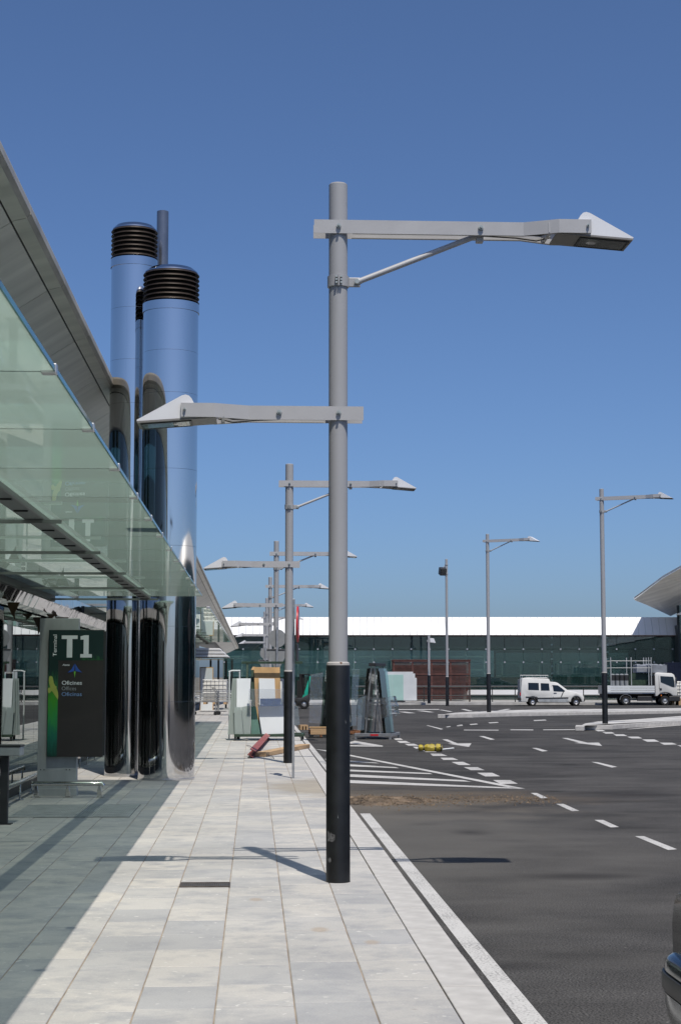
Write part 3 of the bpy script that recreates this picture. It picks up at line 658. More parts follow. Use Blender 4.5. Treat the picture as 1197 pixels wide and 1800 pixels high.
# ------------------------------------------------------------------ glass canopies along the terminal
XC, XB, XL, ZC = -.815, -1.66, -3.05, 2.88
def canopy(y0, y1, label, n0=0):
    t = thing('glass_canopy', label, 'canopy', (0, y0, 0), 0, 'flat glass canopies over the pavement')
    mod = 1.575; k = 0; y = y1
    n = int(round((y1-y0)/mod))
    mb = MB(); mb.box(XL, XC, .006, mod-.006, ZC, ZC+.018); g0 = mb.build('glass_panel', 'canopy', t)
    mb = MB(); mb.box(XC+.001, XC+.007, .006, mod-.006, ZC-.002, ZC+.020); e0 = mb.build('glass_edge', 'canopy_edge', g0)
    for i in range(n):
        if i == 0: continue
        c = inst('glass_panel', g0.data, (0, i*mod, 0), t); inst('glass_edge', e0.data, (0, 0, 0), c)
    L = n*mod
    mb = MB(); mb.box(XB-.075, XB+.075, 0, L-.12, ZC-.055, ZC-.012, bev=.008); bm_ = mb.build('centre_beam', 'canopy_steel', t)
    mb = MB(); mb.box(XL-.06, XL-.001, 0, L-.02, ZC-.09, ZC+.03, bev=.006); mb.build('wall_beam', 'dark', t)
    for i in range(0, n):
        yy = L-.5-i*mod*2
        if yy < 0: break
        mb = MB(); mb.box(XL, -1.45, yy-.02, yy+.02, ZC-.085, ZC-.058); mb.build('cross_arm', 'canopy_steel', t)
        pass
    ec_ = MB().box(XC-.05, XC+.012, -.025, .025, ZC-.012, ZC+.03, bev=.004).build('edge_clip', 'chromecap', t)
    for i in range(1, n): inst('edge_clip', ec_.data, (0, i*mod, 0), t)
    for i in range(n*2):
        yy = .4+i*mod/2
        mb = MB(); mb.box(XB-.05, XB+.05, yy-.02, yy+.02, ZC-.066, ZC-.056); mb.build('clamp_plate', 'dark', bm_)
    return t
canopy(25.55-1.575*21, 25.55, 'green tinted glass canopy over the pavement, ending at the steel flues')
canopy(29.9, 29.9+1.575*19, 'farther green glass canopy beyond the steel flues')

# ------------------------------------------------------------------ terminal building: facade, roof
XF = -3.36
t = thing('terminal_building', 'long terminal with mirrored glass front and sloping metal roof overhang', 'building', (0, 0, 0))
mod = 1.575
def pane(y, z0, z1, first={}):
    key = (z0, z1)
    if key not in first:
        first[key] = MB().box(-.012, .012, .006, mod-.006, z0, z1).build('window_pane', 'facade', t)
        first[key].location = (XF, y, 0); return
    inst('window_pane', first[key].data, (XF, y, 0), t)
y = 25.55-mod*22
while y < 100:
    pane(y, .12, 2.58); pane(y, 3.02, 5.93)
    y += mod
ya, yb = 25.55-mod*22, 100
MB().box(XF-.06, XF+.05, ya, yb, -.01, .115).build('plinth', 'dark', t)
bnd = None
y = ya
n_b = 0
while y < yb:
    mb = MB(); mb.prism([(XF+.02, 2.60), (XF+.16, 2.64), (XF+.24, 2.80), (XF+.22, 2.99), (XF+.02, 3.01)], 0, mod*2-.012)
    if bnd is None: bnd = mb.build('cladding_panel', 'band', t); bnd.location = (0, y, 0)
    else: mb.bm.free(); inst('cladding_panel', bnd.data, (0, y, 0), t)
    y += mod*2
MB().box(-8.5, -8.3, ya, yb, 0, 5.7).build('inner_wall', 'interior', t)
MB().box(-8.3, XF-.08, ya, yb, -.01, .004).build('inner_floor', 'interior', t)
MB().box(-8.3, XF-.10, ya, yb, 2.75, 2.95).build('inner_ceiling', 'interior', t)
for k in range(0, 36):
    MB().box(XF-.35, XF-.20, ya+k*mod*2-.06, ya+k*mod*2+.06, .01, 2.74).build('mullion_post', 'dark', t) if k*mod*2+ya > 8 else None
# roof: cross-section from the edge (x, z) inwards and down
XR, ZR = -2.42, 6.58
def sect(x, z, k=1.):     # outer edge at (x, z); panels step inwards
    return [(x, z+.10), (x+.012, z), (x-.03, z-.05), (x-.19, z-.09), (x-.205, z-.105), (x-.80*k-.2, z-.62*k), (x-1.35*k-.2, z-.86*k)]
def roofline(y):
    if y < 66: return XR, ZR, 1.
    u = (y-66)/(108-66)
    return XR+(-1.03-XR)*u, ZR+(3.50-ZR)*u, 1-.55*u
y = ya-5; ys = []
while y < 108.2:
    ys.append(y); y += 3.15
ys[-1] = 108.
for a, b in zip(ys, ys[1:]):
    A = sect(*roofline(a)); B = sect(*roofline(b))
    for nm, i0, i1, mt in (('fascia_panel', 0, 2, 'fascia'), ('gutter_panel', 2, 3, 'soffit'), ('soffit_panel', 4, 5, 'soffit'), ('soffit_panel', 5, 6, 'soffit')):
        if nm == 'soffit_panel' and i0 == 5 and a < 5: continue
        mb = MB(); g = .012
        for i in range(i0, i1):
            q = [Vector((A[i][0], a+g, A[i][1])), Vector((A[i+1][0], a+g, A[i+1][1])), Vector((B[i+1][0], b-g, B[i+1][1])), Vector((B[i][0], b-g, B[i][1]))]
            vs1 = [mb.bm.verts.new(v) for v in q]; mb.bm.faces.new(vs1)
            up = Vector((-.01, 0, .03)); vs2 = [mb.bm.verts.new(v+up) for v in q]; mb.bm.faces.new(vs2[::-1])
            for k in range(4): mb.bm.faces.new([vs1[k], vs2[k], vs2[(k+1) % 4], vs1[(k+1) % 4]])
        mb.build(nm, mt, t)
    # dark backing behind the joints and the roof skin on top
    mb = MB(); top = []
    for S_, yy in ((A, a), (B, b)):
        top.append([mb.bm.verts.new((S_[0][0]-.02, yy, S_[0][1]-.01)), mb.bm.verts.new((S_[0][0]-3.5, yy, S_[0][1]+.3)), mb.bm.verts.new((S_[6][0]-.3, yy, S_[6][1]+.08)), mb.bm.verts.new((S_[4][0]-.06, yy, S_[4][1]+.06))])
    for k in range(4): mb.bm.faces.new([top[0][k], top[0][(k+1) % 4], top[1][(k+1) % 4], top[1][k]])
    if b > 107: mb.bm.faces.new(top[1])
    mb.build('roof_section', 'dark', t)
for k, (yy, w, dz) in enumerate(((21.9, .17, .24), (26.0, .16, .10), (27.4, .22, .3))):
    h_ = MB(); rr = random.Random(k)
    pts = [(-w/2, 0), (w/2, 0), (w*.28, -dz*.35), (w*.1, -dz*.55), (.02, -dz), (-w*.18, -dz*.6), (-w*.4, -dz*.3)]
    h_.prism(pts, -.004, .004); o = h_.build('wrapping_scrap', 'brownpaper'); o.location = (XF+.20, yy, 2.62); o.rotation_euler = (R_(4), 0, R_(12*k-10))
    tag(o, ['torn brown wrapping hanging above the left edge of the sign', 'small torn brown wrapping beside the steel flue', 'larger torn brown wrapping hanging against the steel flue'][k], 'wrapping')

# low tubular guard rail along the glass front
def guard(name, label, p0, p1, zt, r, nposts, rz=0.):
    a, b = Vector(p0), Vector(p1); t_ = thing(name, label, 'guard rail', a)
    d = b-a; u = d.normalized()
    mb = MB(); mb.tube([(0, 0, zt-.03), (u*.03+Vector((0, 0, zt)))[:], (d-u*.03+Vector((0, 0, zt)))[:], (d+Vector((0, 0, zt-.03)))[:]], r, 14); mb.build('rail', 'polished', t_, smooth=True)
    for k in range(nposts):
        q = d*((k+.12*(1 if k == 0 else -1 if k == nposts-1 else 0))/(nposts-1)) if nposts > 1 else d*.5
        mb = MB(); mb.prism([(-.035, .012), (.035, .012), (.03, zt*.45), (.012, zt-r*.6), (-.012, zt-r*.6), (-.03, zt*.45)], -.01, .01, bev=.003)
        o = mb.build('post', 'polished', t_); o.location = q; o.rotation_euler = (0, 0, math.atan2(u.y, u.x))
        mb = MB(); mb.box(-.06, .06, -.05, .05, 0, .012); f2 = mb.build('foot_plate', 'polished', o)
    return t_
guard('guard_rail', 'long low steel guard rail running along the mirrored glass front', (-3.12, 16.5, 0), (-3.12, 26.2, 0), .24, .032, 9)
guard('guard_rail', 'low steel guard rail beyond the flues along the mirrored glass front', (-3.12, 30.0, 0), (-3.12, 58, 0), .24, .032, 20)

# ------------------------------------------------------------------ stainless flues
def flue(name, label, x, y, r, ztop, seams, seamA):
    t = thing(name, label, 'chimney', (x, y, 0), 0, 'mirror polished steel flues')
    zb = ztop-.64
    zs = [0.02]+[s_ for s_ in seams if s_ < zb]+[zb]
    for i, (a, b) in enumerate(zip(zs, zs[1:])):
        mb = MB(); mb.lathe([(r-.003, a+.0004), (r, a+.002), (r, b-.002), (r-.003, b-.0004)], 128)
        o = mb.build('shell_section', 'chrome', t, smooth=True)
        mb = MB(); ang = seamA+(.02*i); mb.box(-.0015, .0015, -r-.0008, -r+.01, a+.01, b-.01); q = mb.build('vertical_seam', 'chromeband', o); q.rotation_euler = (0, 0, ang)
    MB().lathe([(r-.03, 0), (r-.03, zb+.06)], 48).build('core', 'louver_in', t)
    MB().lathe([(r+.004, 0), (r+.004, .03), (r, .034)], 96).build('base_ring', 'chromeband', t, smooth=True)
    # bright band under the louvres
    MB().lathe([(r+.001, zb-.10), (r+.012, zb-.10), (r+.012, zb+.045), (r-.02, zb+.05)], 96).build('band', 'chromeband', t, smooth=True)
    z0 = zb+.05; n = 7; h = .54/n
    MB().lathe([(r*.86, z0), (r*.86, z0+n*h)], 48).build('louvre_core', 'louver_in', t)
    for k in range(n):
        zz = z0+k*h
        MB().lathe([(r*.87, zz+h*.95), (r*.96, zz+h*.72), (r+.004, zz+h*.42), (r+.010, zz+h*.30), (r+.004, zz+h*.22), (r*.95, zz+h*.3), (r*.87, zz+h*.55)], 72).build('louvre_ring', 'louver', t, smooth=True)
    zt = z0+n*h
    MB().lathe([(r*.97, zt-.02), (r*.96, zt+.0), (r*.80, zt+.06), (r*.74, zt+.068), (r*.4, zt+.074), (0, zt+.076)], 72).build('cap', 'chromeband', t, smooth=True)
    return t
flue('steel_flue', 'shorter nearer mirror steel flue with black louvred top', -1.405, 27.0, .455, 8.37, [1.25, 2.45, 3.75, 5.0, 6.25, 6.95], R_(-32))
flue('steel_flue', 'taller mirror steel flue standing behind the shorter one', -2.10, 28.05, .39, 9.38, [1.25, 2.45, 3.75, 5.0, 6.25, 7.0, 7.9], R_(-20))
tp = thing('vent_pipe', 'slim grey vent pipe rising behind the two steel flues', 'pipe', (-1.66, 28.75, 0))
MB().lathe([(.104, 0), (.104, 9.86), (.098, 9.865), (.09, 9.86), (.09, 9.4)], 36).build('pipe_shaft', 'flue_grey', tp, smooth=True)
MB().lathe([(.104, .0), (.16, .0), (.16, .02), (.105, .024)], 36).build('base_flange', 'flue_grey', tp)

# ------------------------------------------------------------------ totem sign
sg = G(98, 1399); t = thing('totem_sign', 'dark green terminal totem sign reading T1 on a zinc slab', 'sign', (sg.x, sg.y, 0), -YAW)
dS = sg.dot(FH)
def sx(px): return (D(px, 1250, dS)-sg).dot(RT)
def sz(py): return D(120, py, dS).z
yS = 0.
MB().box(sx(68), sx(137), .0, .10, .012, sz(1087), bev=.006).build('back_slab', 'sign_slab', t)
MB().box(sx(66), sx(138), -.01, .11, 0, .10, bev=.004).build('base_shoe', 'sign_slab', t)
P0, P1, Q0, Q1 = sx(86), sx(183), sz(1330), sz(1107.5)
pn = MB().box(P0, P1, -.075, -.002, Q0, Q1, bev=.004).build('front_panel', 'sign_dark', t)
MB().box(P0+.004, P1-.004, -.0775, -.0755, sz(1161), Q1-.004).build('head_print', 'print', pn)
MB().box(P0+.004, sx(103.5), -.0775, -.0755, Q0+.004, sz(1161)-.001).build('side_print', 'print', pn)
MB().box(P1+.001, P1+.03, -.07, -.01, Q0+.02, Q1-.02).build('panel_edge', 'plastic_dark', pn)
yI = -.079
gm = MB(); rg_ = random.Random(21)
for k in range(26):
    gx = sx(143)+(P1-.006-sx(143))*k/26; gh = rg_.uniform(.01, .075)
    gm.prism([(gx, sz(1160.6)), (gx+.012, sz(1160.6)), (gx+.009, sz(1160.6)+gh), (gx+.004, sz(1160.6)+gh*.9)], -.0785, -.0776)
gm.build('grass_print', 'sign_leaf', pn)
def glyph(pts, name, m, dy=0.): MB().prism([(sx(a), sz(b)) for a, b in pts], yI+dy-.002, yI+dy).build(name, m, pn)
S5 = lambda q: [(60+x/5.293, 1080+y/5.293) for x, y in q]
glyph(S5([(258, 197), (406, 197), (406, 230), (358, 230), (358, 402), (307, 402), (307, 230), (258, 230)]), 'letter_T', 'sign_white')
glyph(S5([(433, 205), (470, 195), (510, 195), (510, 370), (541, 370), (541, 402), (433, 402), (433, 370), (463, 370), (463, 236), (433, 236)]), 'numeral_one', 'sign_white')
glyph(S5([(146, 600), (150, 578), (163, 571), (178, 580), (186, 610), (192, 640), (205, 664), (221, 672), (216, 684), (226, 706), (233, 732), (235, 765), (232, 792), (215, 768), (196, 742), (180, 716), (170, 712), (158, 728), (146, 734), (137, 715), (136, 692), (148, 680), (160, 682), (152, 650), (146, 620)]), 'bird_emblem', 'sign_bird')
glyph(S5([(384, 458), (352, 512), (318, 541), (345, 537), (379, 527)]), 'emblem_wing', 'sign_blue'); glyph(S5([(387, 458), (416, 508), (452, 540), (425, 534), (391, 527)]), 'emblem_wing', 'sign_blue')
glyph(S5([(376, 531), (394, 531), (388, 565), (385, 590), (381, 565)]), 'emblem_tail', 'sign_green')
def text(s, px, py, hpx, m, name='lettering', vert=False, bold=0., shear=0., wpx=None):
    """flat lettering: baseline starts at photograph pixel (px, py)"""
    cu = bpy.data.curves.new(name, 'FONT'); cu.body = s; cu.size = 1.; cu.offset = bold; cu.shear = shear; cu.extrude = .0
    ob = bpy.data.objects.new(name, cu); COL.objects.link(ob)
    bpy.context.view_layer.update(); dg = bpy.context.evaluated_depsgraph_get()
    me = bpy.data.meshes.new_from_object(ob.evaluated_get(dg)); bpy.data.objects.remove(ob)
    xs = [v.co.x for v in me.vertices]; zs = [v.co.y for v in me.vertices]
    ht = max(zs)-0; W_ = max(xs)-min(xs); k = (sz(py-hpx)-sz(py))/.73
    kx = k
    if wpx: kx = (sx(px+(wpx if not vert else 0))-sx(px))/W_ if not vert else (sz(py-wpx)-sz(py))/W_
    for v in me.vertices:
        a, b = (v.co.x-min(xs))*kx, v.co.y*k
        if vert:
            kk = (sx(px+hpx)-sx(px))/.73; b = v.co.y*kk
            v.co = Vector((sx(px)-b, yI-.001, sz(py)+a))
        else: v.co = Vector((sx(px)+a, yI-.001, sz(py)+b))
    me.materials.append(M[m]); o = bpy.data.objects.new(name, me); COL.objects.link(o); o.parent = pn
    return o
text('Oficines', 110.3, 1203.5, 7.2, 'sign_white', bold=.012, wpx=35.2)
text('Offices', 110.3, 1213.2, 6.8, 'sign_grey', bold=.0, wpx=25.3)
text('Oficinas', 110.3, 1223.2, 7.0, 'sign_lblue', bold=.006, wpx=35.2)
text('Aena', 110.4, 1170.4, 3.6, 'sign_white', bold=.02, shear=.25, wpx=13)
text('Terminal', 100.2, 1153.8, 6.8, 'sign_white', vert=True, bold=.015, wpx=38)
for a in (74, 80, 119, 125):
    o = hexbolt(.008, .006).build('bolt', 'dark', t); o.location = (sx(a), 0, sz(1353))
ra = D(57, 1390, dS-.35); rb = D(183, 1390, dS-.35)
guard('guard_rail', 'short polished steel guard rail in front of the totem sign', (ra.x, ra.y, 0), (rb.x, rb.y, 0), .19, .03, 3)
# floor grating of parallel bars set in the paving
ga = G(14, 1437, .004); gb = G(50, 1416, .004); gw = 1.42
t = thing('floor_grating', 'rectangular steel floor grating of parallel bars in front of the totem', 'grating', (ga.x, ga.y, 0))
gl = gb.y-ga.y
MB().box(0, gw, 0, gl, .002, .004).build('pan', 'drain', t)
for k in range(48):
    xk = gw*(k+.5)/48; MB().box(xk-.0118, xk+.0118, .0, gl, .0045, .012).build('bar', 'grate', t)
for yk in (0, gl): MB().box(-.012, gw+.012, yk-.012, yk+.012, .003, .014).build('frame_bar', 'grate', t)
dg_ = G(318, 1560, 0); dh_ = G(398, 1553, 0)
t = thing('drain_cover', 'small rusty slotted drain cover set in the pavement slabs', 'drain', (dg_.x, dg_.y, 0))
MB().box(0, .375, 0, .235, .002, .004).build('pan', 'dark', t)
for k in range(22): MB().box(.375*(k+.12)/22, .375*(k+.72)/22, .012, .223, .0045, .009).build('bar', 'drain', t)
for a, b, c, d in ((-.01, .385, -.012, 0), (-.01, .385, .235, .247), (-.012, -.001, 0, .235), (.376, .387, 0, .235)): MB().box(a, b, c, d, .002, .011).build('frame_bar', 'drain', t)
# slim post with a flat box head at the left edge
pg = G(9, 1449); t = thing('ash_bin_post', 'slim dark post with a flat grey box head beside the glass front', 'post', (pg.x-.01, pg.y, 0), -YAW)
MB().box(-.045, .045, -.03, .03, .01, .76, bev=.006).build('post', 'plastic_dark', t)
MB().box(-.16, .19, -.12, .12, .765, .86, bev=.008).build('box_head', 'sign_slab', t)
MB().box(-.165, .195, -.125, .125, .862, .885, bev=.006).build('lid', 'plastic_dark', t)
MB().box(-.09, .09, -.07, .07, 0, .012).build('foot_plate', 'plastic_dark', t)

# ------------------------------------------------------------------ road signs
sp = G(515.5, 1368); t = thing('road_sign', 'round red rimmed road sign seen edge on, on a thin grey post', 'road sign', (sp.x, sp.y, 0), R_(86))
MB().box(-.022, .022, -.02, .02, 0, 2.92, bev=.004).build('post', 'galv', t)
mb = MB(); mb.lathe([(0, 0), (.29, 0), (.295, .012), (.295, .03), (.285, .034), (.0, .034)], 48); d_ = mb.build('sign_plate', 'signback', t, smooth=True); d_.location = (0, -.045, 2.50); d_.rotation_euler = (R_(90), 0, 0)
mb = MB(); mb.lathe([(.215, .035), (.215, .040), (.285, .040), (.296, .034), (.299, .022), (.297, .012)], 48); mb.build('red_rim', 'red', d_, smooth=True)
mb = MB(); mb.lathe([(0, .0355), (.214, .0355)], 48); mb.build('sign_face', 'sign_white', d_)
MB().box(-.28, .28, -.075, -.045, 1.90, 2.18, bev=.01).build('lower_plate', 'plastic_dark', t)
def sign_back(px, d, label):
    q = D(px, 1200, d); t = thing('road_sign', label, 'road sign', (q.x, q.y, 0), -YAW)
    k = 1.
    MB().box(-.03, .03, -.03, .03, 0, 3.1, bev=.004).build('post', 'galv', t)
    mb = MB(); mb.lathe([(0, 0), (.255, 0), (.265, .01), (.265, .03), (0, .03)], 48); o = mb.build('round_plate', 'signback', t, smooth=True); o.location = (0, .07, 2.76); o.rotation_euler = (R_(90), 0, 0)
    pts = []
    for cx_, cz_, a0, a1 in ((-.27, 2.40, 90, 210), (.0, 1.93, 215, 325), (.27, 2.40, -30, 90)):
        for s_ in range(7):
            a = R_(a0+(a1-a0)*s_/6); pts.append((cx_+.07*math.cos(a) if cx_ else .09*math.cos(a), cz_+.05*math.sin(a)))
    MB().prism(pts, .04, .07).build('yield_plate', 'signback', t)
    MB().box(-.30, .30, .03, .04, 2.41, 2.44).build('shadow_strip', 'plastic_dark', t)  # dark strip stands in for the shadow cast by the round plate above
    return t
sign_back(487, 48.5, 'round sign back above an inverted triangle, behind the plywood rack')
sign_back(466.5, 80, 'smaller far round sign back above an inverted triangle')

# ------------------------------------------------------------------ leaning sheets, racks and building material
def board(name, label, cat, m, bl, br, tl, tr, db, lean, th=.012, group=None, edge=None):
    """a sheet leaning back: four photograph corners on a plane from depth db (bottom) to db+lean (top)"""
    A, B = D(*bl, db), D(*br, db); Dd, Cc = D(*tl, db+lean), D(*tr, db+lean)
    o0 = (A+B)/2; n = (B-A).cross(Dd-A).normalized()
    if n.y > 0: n = -n
    mb = MB(); f = [mb.bm.verts.new(v-o0) for v in (A, B, Cc, Dd)]; k = [mb.bm.verts.new(v-o0-n*th) for v in (A, B, Cc, Dd)]
    mb.bm.faces.new(f); mb.bm.faces.new(k[::-1])
    for i in range(4): mb.bm.faces.new([f[i], k[i], k[(i+1) % 4], f[(i+1) % 4]])
    o = mb.build(name, m); o.location = o0
    return tag(o, label, cat, group)
DA = 43.0
sk = D(463, 1302, DA); sk.z = 0
t = thing('sheet_rack', 'low dark green steel skid carrying leaning panels on the pavement', 'rack', sk, -YAW)
MB().box(-.75, 1.05, -.10, .0, .10, .17, bev=.006).build('front_rail', 'greensteel', t)
MB().box(-.75, 1.05, .95, 1.05, .10, .17, bev=.006).build('rear_rail', 'greensteel', t)
for x in (-.72, -.03, .66, 1.0):
    MB().box(x-.03, x+.03, -.08, 1.03, .105, .165).build('cross_rail', 'greensteel', t)
    MB().box(x-.028, x+.028, -.09, -.02, 0, .10).build('leg', 'dark', t); MB().box(x-.028, x+.028, .96, 1.03, 0, .10).build('leg', 'dark', t)
for x in (-.45, .55):
    MB().prism([(.47, .16), (.53, .16), (.53, 2.0), (.47, 2.0)], x-.03, x+.03, axis='x').build('upright', 'greensteel', t)
    MB().prism([(.02, .16), (.08, .16), (.52, 1.9), (.47, 1.95)], x-.025, x+.025, axis='x').build('strut', 'greensteel', t)
MB().box(-.6, 1.0, .47, .53, 1.98, 2.04).build('top_rail', 'greensteel', t)
GA = 'sheets leaning on the green skid'
board('plywood_sheet', 'tan plywood sheet standing at the back of the green skid', 'plywood', 'ply', (451, 1291), (495, 1291), (446.5, 1172.5), (492, 1173), DA+.35, .35, .03)
board('plywood_lip', 'narrow tan plywood strip at the top edge of the plywood sheet', 'plywood', 'ply', (441.5, 1177.5), (448, 1177.5), (444.5, 1172), (449, 1172), DA+.80, .04, .03)
board('dark_green_sheet', 'dark green sheet edge standing left of the plywood', 'glass sheet', 'greensteel', (441, 1290), (450, 1290), (442, 1178), (448, 1178), DA+.45, .3, .02)
board('white_sheet_board', 'small white panel leaning on the plywood sheet', 'panel', 'white_sheet', (456.5, 1289), (486, 1289), (455.3, 1192.4), (483, 1192.8), DA+.22, .33, .015)
board('blue_sheet', 'dark blue glossy sheet above the lower white panel', 'panel', 'bluefilm', (459, 1289), (503, 1289), (457.5, 1228), (494.5, 1227.6), DA+.12, .2, .012)
board('white_sheet_board', 'wide low white panel in front of the plywood and blue sheet', 'panel', 'white_sheet', (461, 1290.5), (512, 1289), (453, 1241.7), (503, 1241), DA-.02, .15, .018)
board('green_sheet', 'pale green sheet behind the wide low white panel', 'glass sheet', 'greenglass', (442, 1291), (458, 1291), (441, 1241.6), (450, 1241.6), DA+.02, .15, .02)
board('white_sheet_board', 'tall white panel at the right end of the green skid', 'panel', 'white_sheet', (490, 1289), (517, 1289), (492, 1193), (514, 1193), DA+.40, .3, .015)
for i, (x0, x1, xt0, xt1) in enumerate(((416, 437, 416.5, 441), (408.5, 434, 413, 438), (404, 430, 411, 436), (400.5, 426, 409, 433))):
    board('frosted_sheet', ['frosted white glass sheet foremost at the left end of the green skid', 'second frosted glass sheet at the left end of the green skid', 'third frosted glass sheet at the left end of the green skid', 'rearmost frosted glass sheet at the left end of the skid'][i], 'glass sheet', 'white_sheet' if i == 0 else 'frosted', (x0, 1291), (x1, 1291), (xt0, 1192.5), (xt1, 1192.5), DA+.03+.05*i, .34, .012, GA)
board('glass_sheet', 'low narrow pale glass strip at the left end of the skid', 'glass sheet', 'frosted', (413, 1291), (428, 1291), (412, 1243), (424, 1243), DA-.03, .16, .01)
board('glass_sheet', 'low bluish glass strip left of the pale green sheet', 'glass sheet', 'frosted', (429, 1291), (441, 1291), (424.5, 1243), (440, 1240), DA-.035, .16, .01)
board('clear_sheet', 'clear plastic sheet draped across the plywood and panels', 'plastic sheet', 'film', (436, 1242), (503, 1241), (438, 1211), (502, 1211), DA-.06, .1, .003)
fa = D(411, 1292, DA+1.); t = thing('tube_frame', 'white tubular frame top showing above the frosted sheets', 'frame', (fa.x, fa.y, 0), -YAW)
for x in (-.12, .15): MB().tube([(x, 0, 0), (x, 0, 1.78)], .02, 10).build('upright', 'white_sheet', t, smooth=True)
MB().tube([(-.14, 0, 1.77), (-.05, 0, 1.80), (.17, 0, 1.80)], .022, 10).build('top_tube', 'white_sheet', t, smooth=True); MB().tube([(-.12, 0, 1.2), (.15, 0, 1.2)], .016, 8).build('cross_tube', 'white_sheet', t, smooth=True)

def a_rack(label, px, py, rz, w=1.05, dpt=1.5, h=2.05, nl=3, nr=3, seed=1, sheetlabel='', skid='galv', film=True):
    g = G(px, py, RZ); t = thing('glass_rack', label, 'rack', (g.x, g.y+.3, RZ), rz)
    rr = random.Random(seed)
    for y in (-dpt/2, dpt/2):
        MB().box(-w/2, w/2, y-.04, y+.04, .08, .17, bev=.005).build('base_beam', skid, t)
        for x in (-w/2+.03, w/2-.03): MB().box(x-.03, x+.03, y-.035, y+.035, 0, .08).build('foot', skid, t)
        for s_ in (-1, 1):
            MB().prism([(s_*.20, .17), (s_*.232, .17), (s_*.055, h), (s_*.025, h)], y-.02, y+.02).build('upright', skid, t)
        MB().box(-.16, .16, y-.02, y+.02, 1.0, 1.05).build('cross_tie', skid, t)
    MB().box(-.10, .10, -dpt/2-.1, dpt/2+.1, h, h+.09, bev=.006).build('top_beam', 'plastic_dark', t)
    for x in (-w/2+.03, w/2-.03): MB().box(x-.03, x+.03, -dpt/2+.045, dpt/2-.045, .09, .16).build('side_beam', skid, t)
    MB().box(-.07, .16, -dpt/2-.045, -dpt/2-.042, .10, .15).build('maker_plate', 'red', t)
    for s_, n in ((-1, nl), (1, nr)):
        for k in range(n):
            x0 = s_*(.29+.035*k); x1 = s_*(.10+.030*k); hh = h-.06-rr.uniform(0, .5)*(k > 1); ln = dpt*rr.uniform(.75, 1.0)/2
            fx = x0+(x1-x0)*(hh/h)
            o = MB().prism([(x0, .172), (x0+s_*.010, .172), (fx+s_*.010, hh), (fx, hh)], -ln-.05*rr.random(), ln).build('glass_sheet', 'sheetglass')
            tag(o, ('innermost', 'middle', 'outermost')[k]+' clear glass sheet on the '+('left' if s_ < 0 else 'right')+' side of the '+sheetlabel, 'glass sheet', 'glass sheets on the '+sheetlabel); o.location = t.location; o.rotation_euler = t.rotation_euler
    if film:
        mb = MB(); pts = []
        W1 = .52; W2 = .44
        N = 40
        for z, W in ((.62, .545), (.72, .55), (.82, .53), (.92, .535), (1.02, .50), (1.12, .49), (1.2, .46)):
            ring = []
            for k in range(N):
                a = 2*math.pi*k/N; c_, s2 = math.cos(a), math.sin(a)
                q = (abs(c_)**5+abs(s2)**5)**(-1/5.)
                ring.append(mb.bm.verts.new((W*c_*q+rr.uniform(-.012, .012), (dpt/2+.06)*s2*q+rr.uniform(-.02, .02), z+rr.uniform(-.03, .03))))
            pts.append(ring)
        for a, b in zip(pts, pts[1:]):
            for k in range(N): mb.bm.faces.new([a[k], a[(k+1) % N], b[(k+1) % N], b[k]])
        mb.build('stretch_wrap', 'film', t)
    return t
a_rack('steel glass rack wrapped in film standing on the road, right of the near lamp', 665, 1299, R_(-16), seed=3, dpt=1.25, sheetlabel='film wrapped rack', h=2.06)
a_rack('glass rack on the road half hidden behind the near lamp sleeve', 592, 1294, R_(10), w=1.35, dpt=1.6, seed=5, sheetlabel='rack behind the near lamp', skid='rust', film=False, nl=3, nr=3, h=2.02)
# extra pieces around the second rack
board('wrapped_glass', 'large film wrapped glass sheet at the left of the hidden rack', 'glass sheet', 'film', (543, 1270), (565, 1272), (546, 1186), (568, 1182), 46, .2, .02)
board('wrapped_glass', 'clear leaning sheet at the right of the hidden rack', 'glass sheet', 'sheetglass', (617, 1276), (626, 1276), (619, 1176), (632, 1176), 45.5, .2, .012)
board('clear_sheet', 'small clear glass sheet leaning on the film wrapped rack', 'glass sheet', 'sheetglass', (628, 1283), (640, 1283), (629, 1228), (643, 1222), 43.6, .15, .01)
board('glass_sheet', 'bluish glass sheet standing at the kerb beyond the sign post', 'glass sheet', 'sheetglass', (516, 1275), (527, 1274), (514, 1240), (524, 1241), 50, .2, .012)
cb = G(559, 1297, RZ); t = thing('timber_crate', 'tan timber block on dark pallet bearers left of the near lamp', 'crate', (cb.x, cb.y, RZ), -YAW)
MB().box(-.22, .26, 0, .5, .09, .29, bev=.008).build('timber_block', 'timber', t)
for x in (-.2, .2): MB().box(x-.06, x+.06, -.02, .5, 0, .088).build('bearer', 'dark', t)
MB().box(-.26, .28, -.01, .52, .2905, .305).build('lid_board', 'ply', t)
cb = G(535, 1283, RZ); t = thing('pallet_block', 'small grey wooden pallet end beside the kerb', 'pallet', (cb.x, cb.y, RZ), R_(8))
MB().box(-.13, .13, 0, .4, .12, .16).build('top_board', 'timber', t)
for x in (-.10, 0, .10): MB().box(x-.03, x+.03, 0, .4, 0, .118).build('foot_block', 'timber', t)
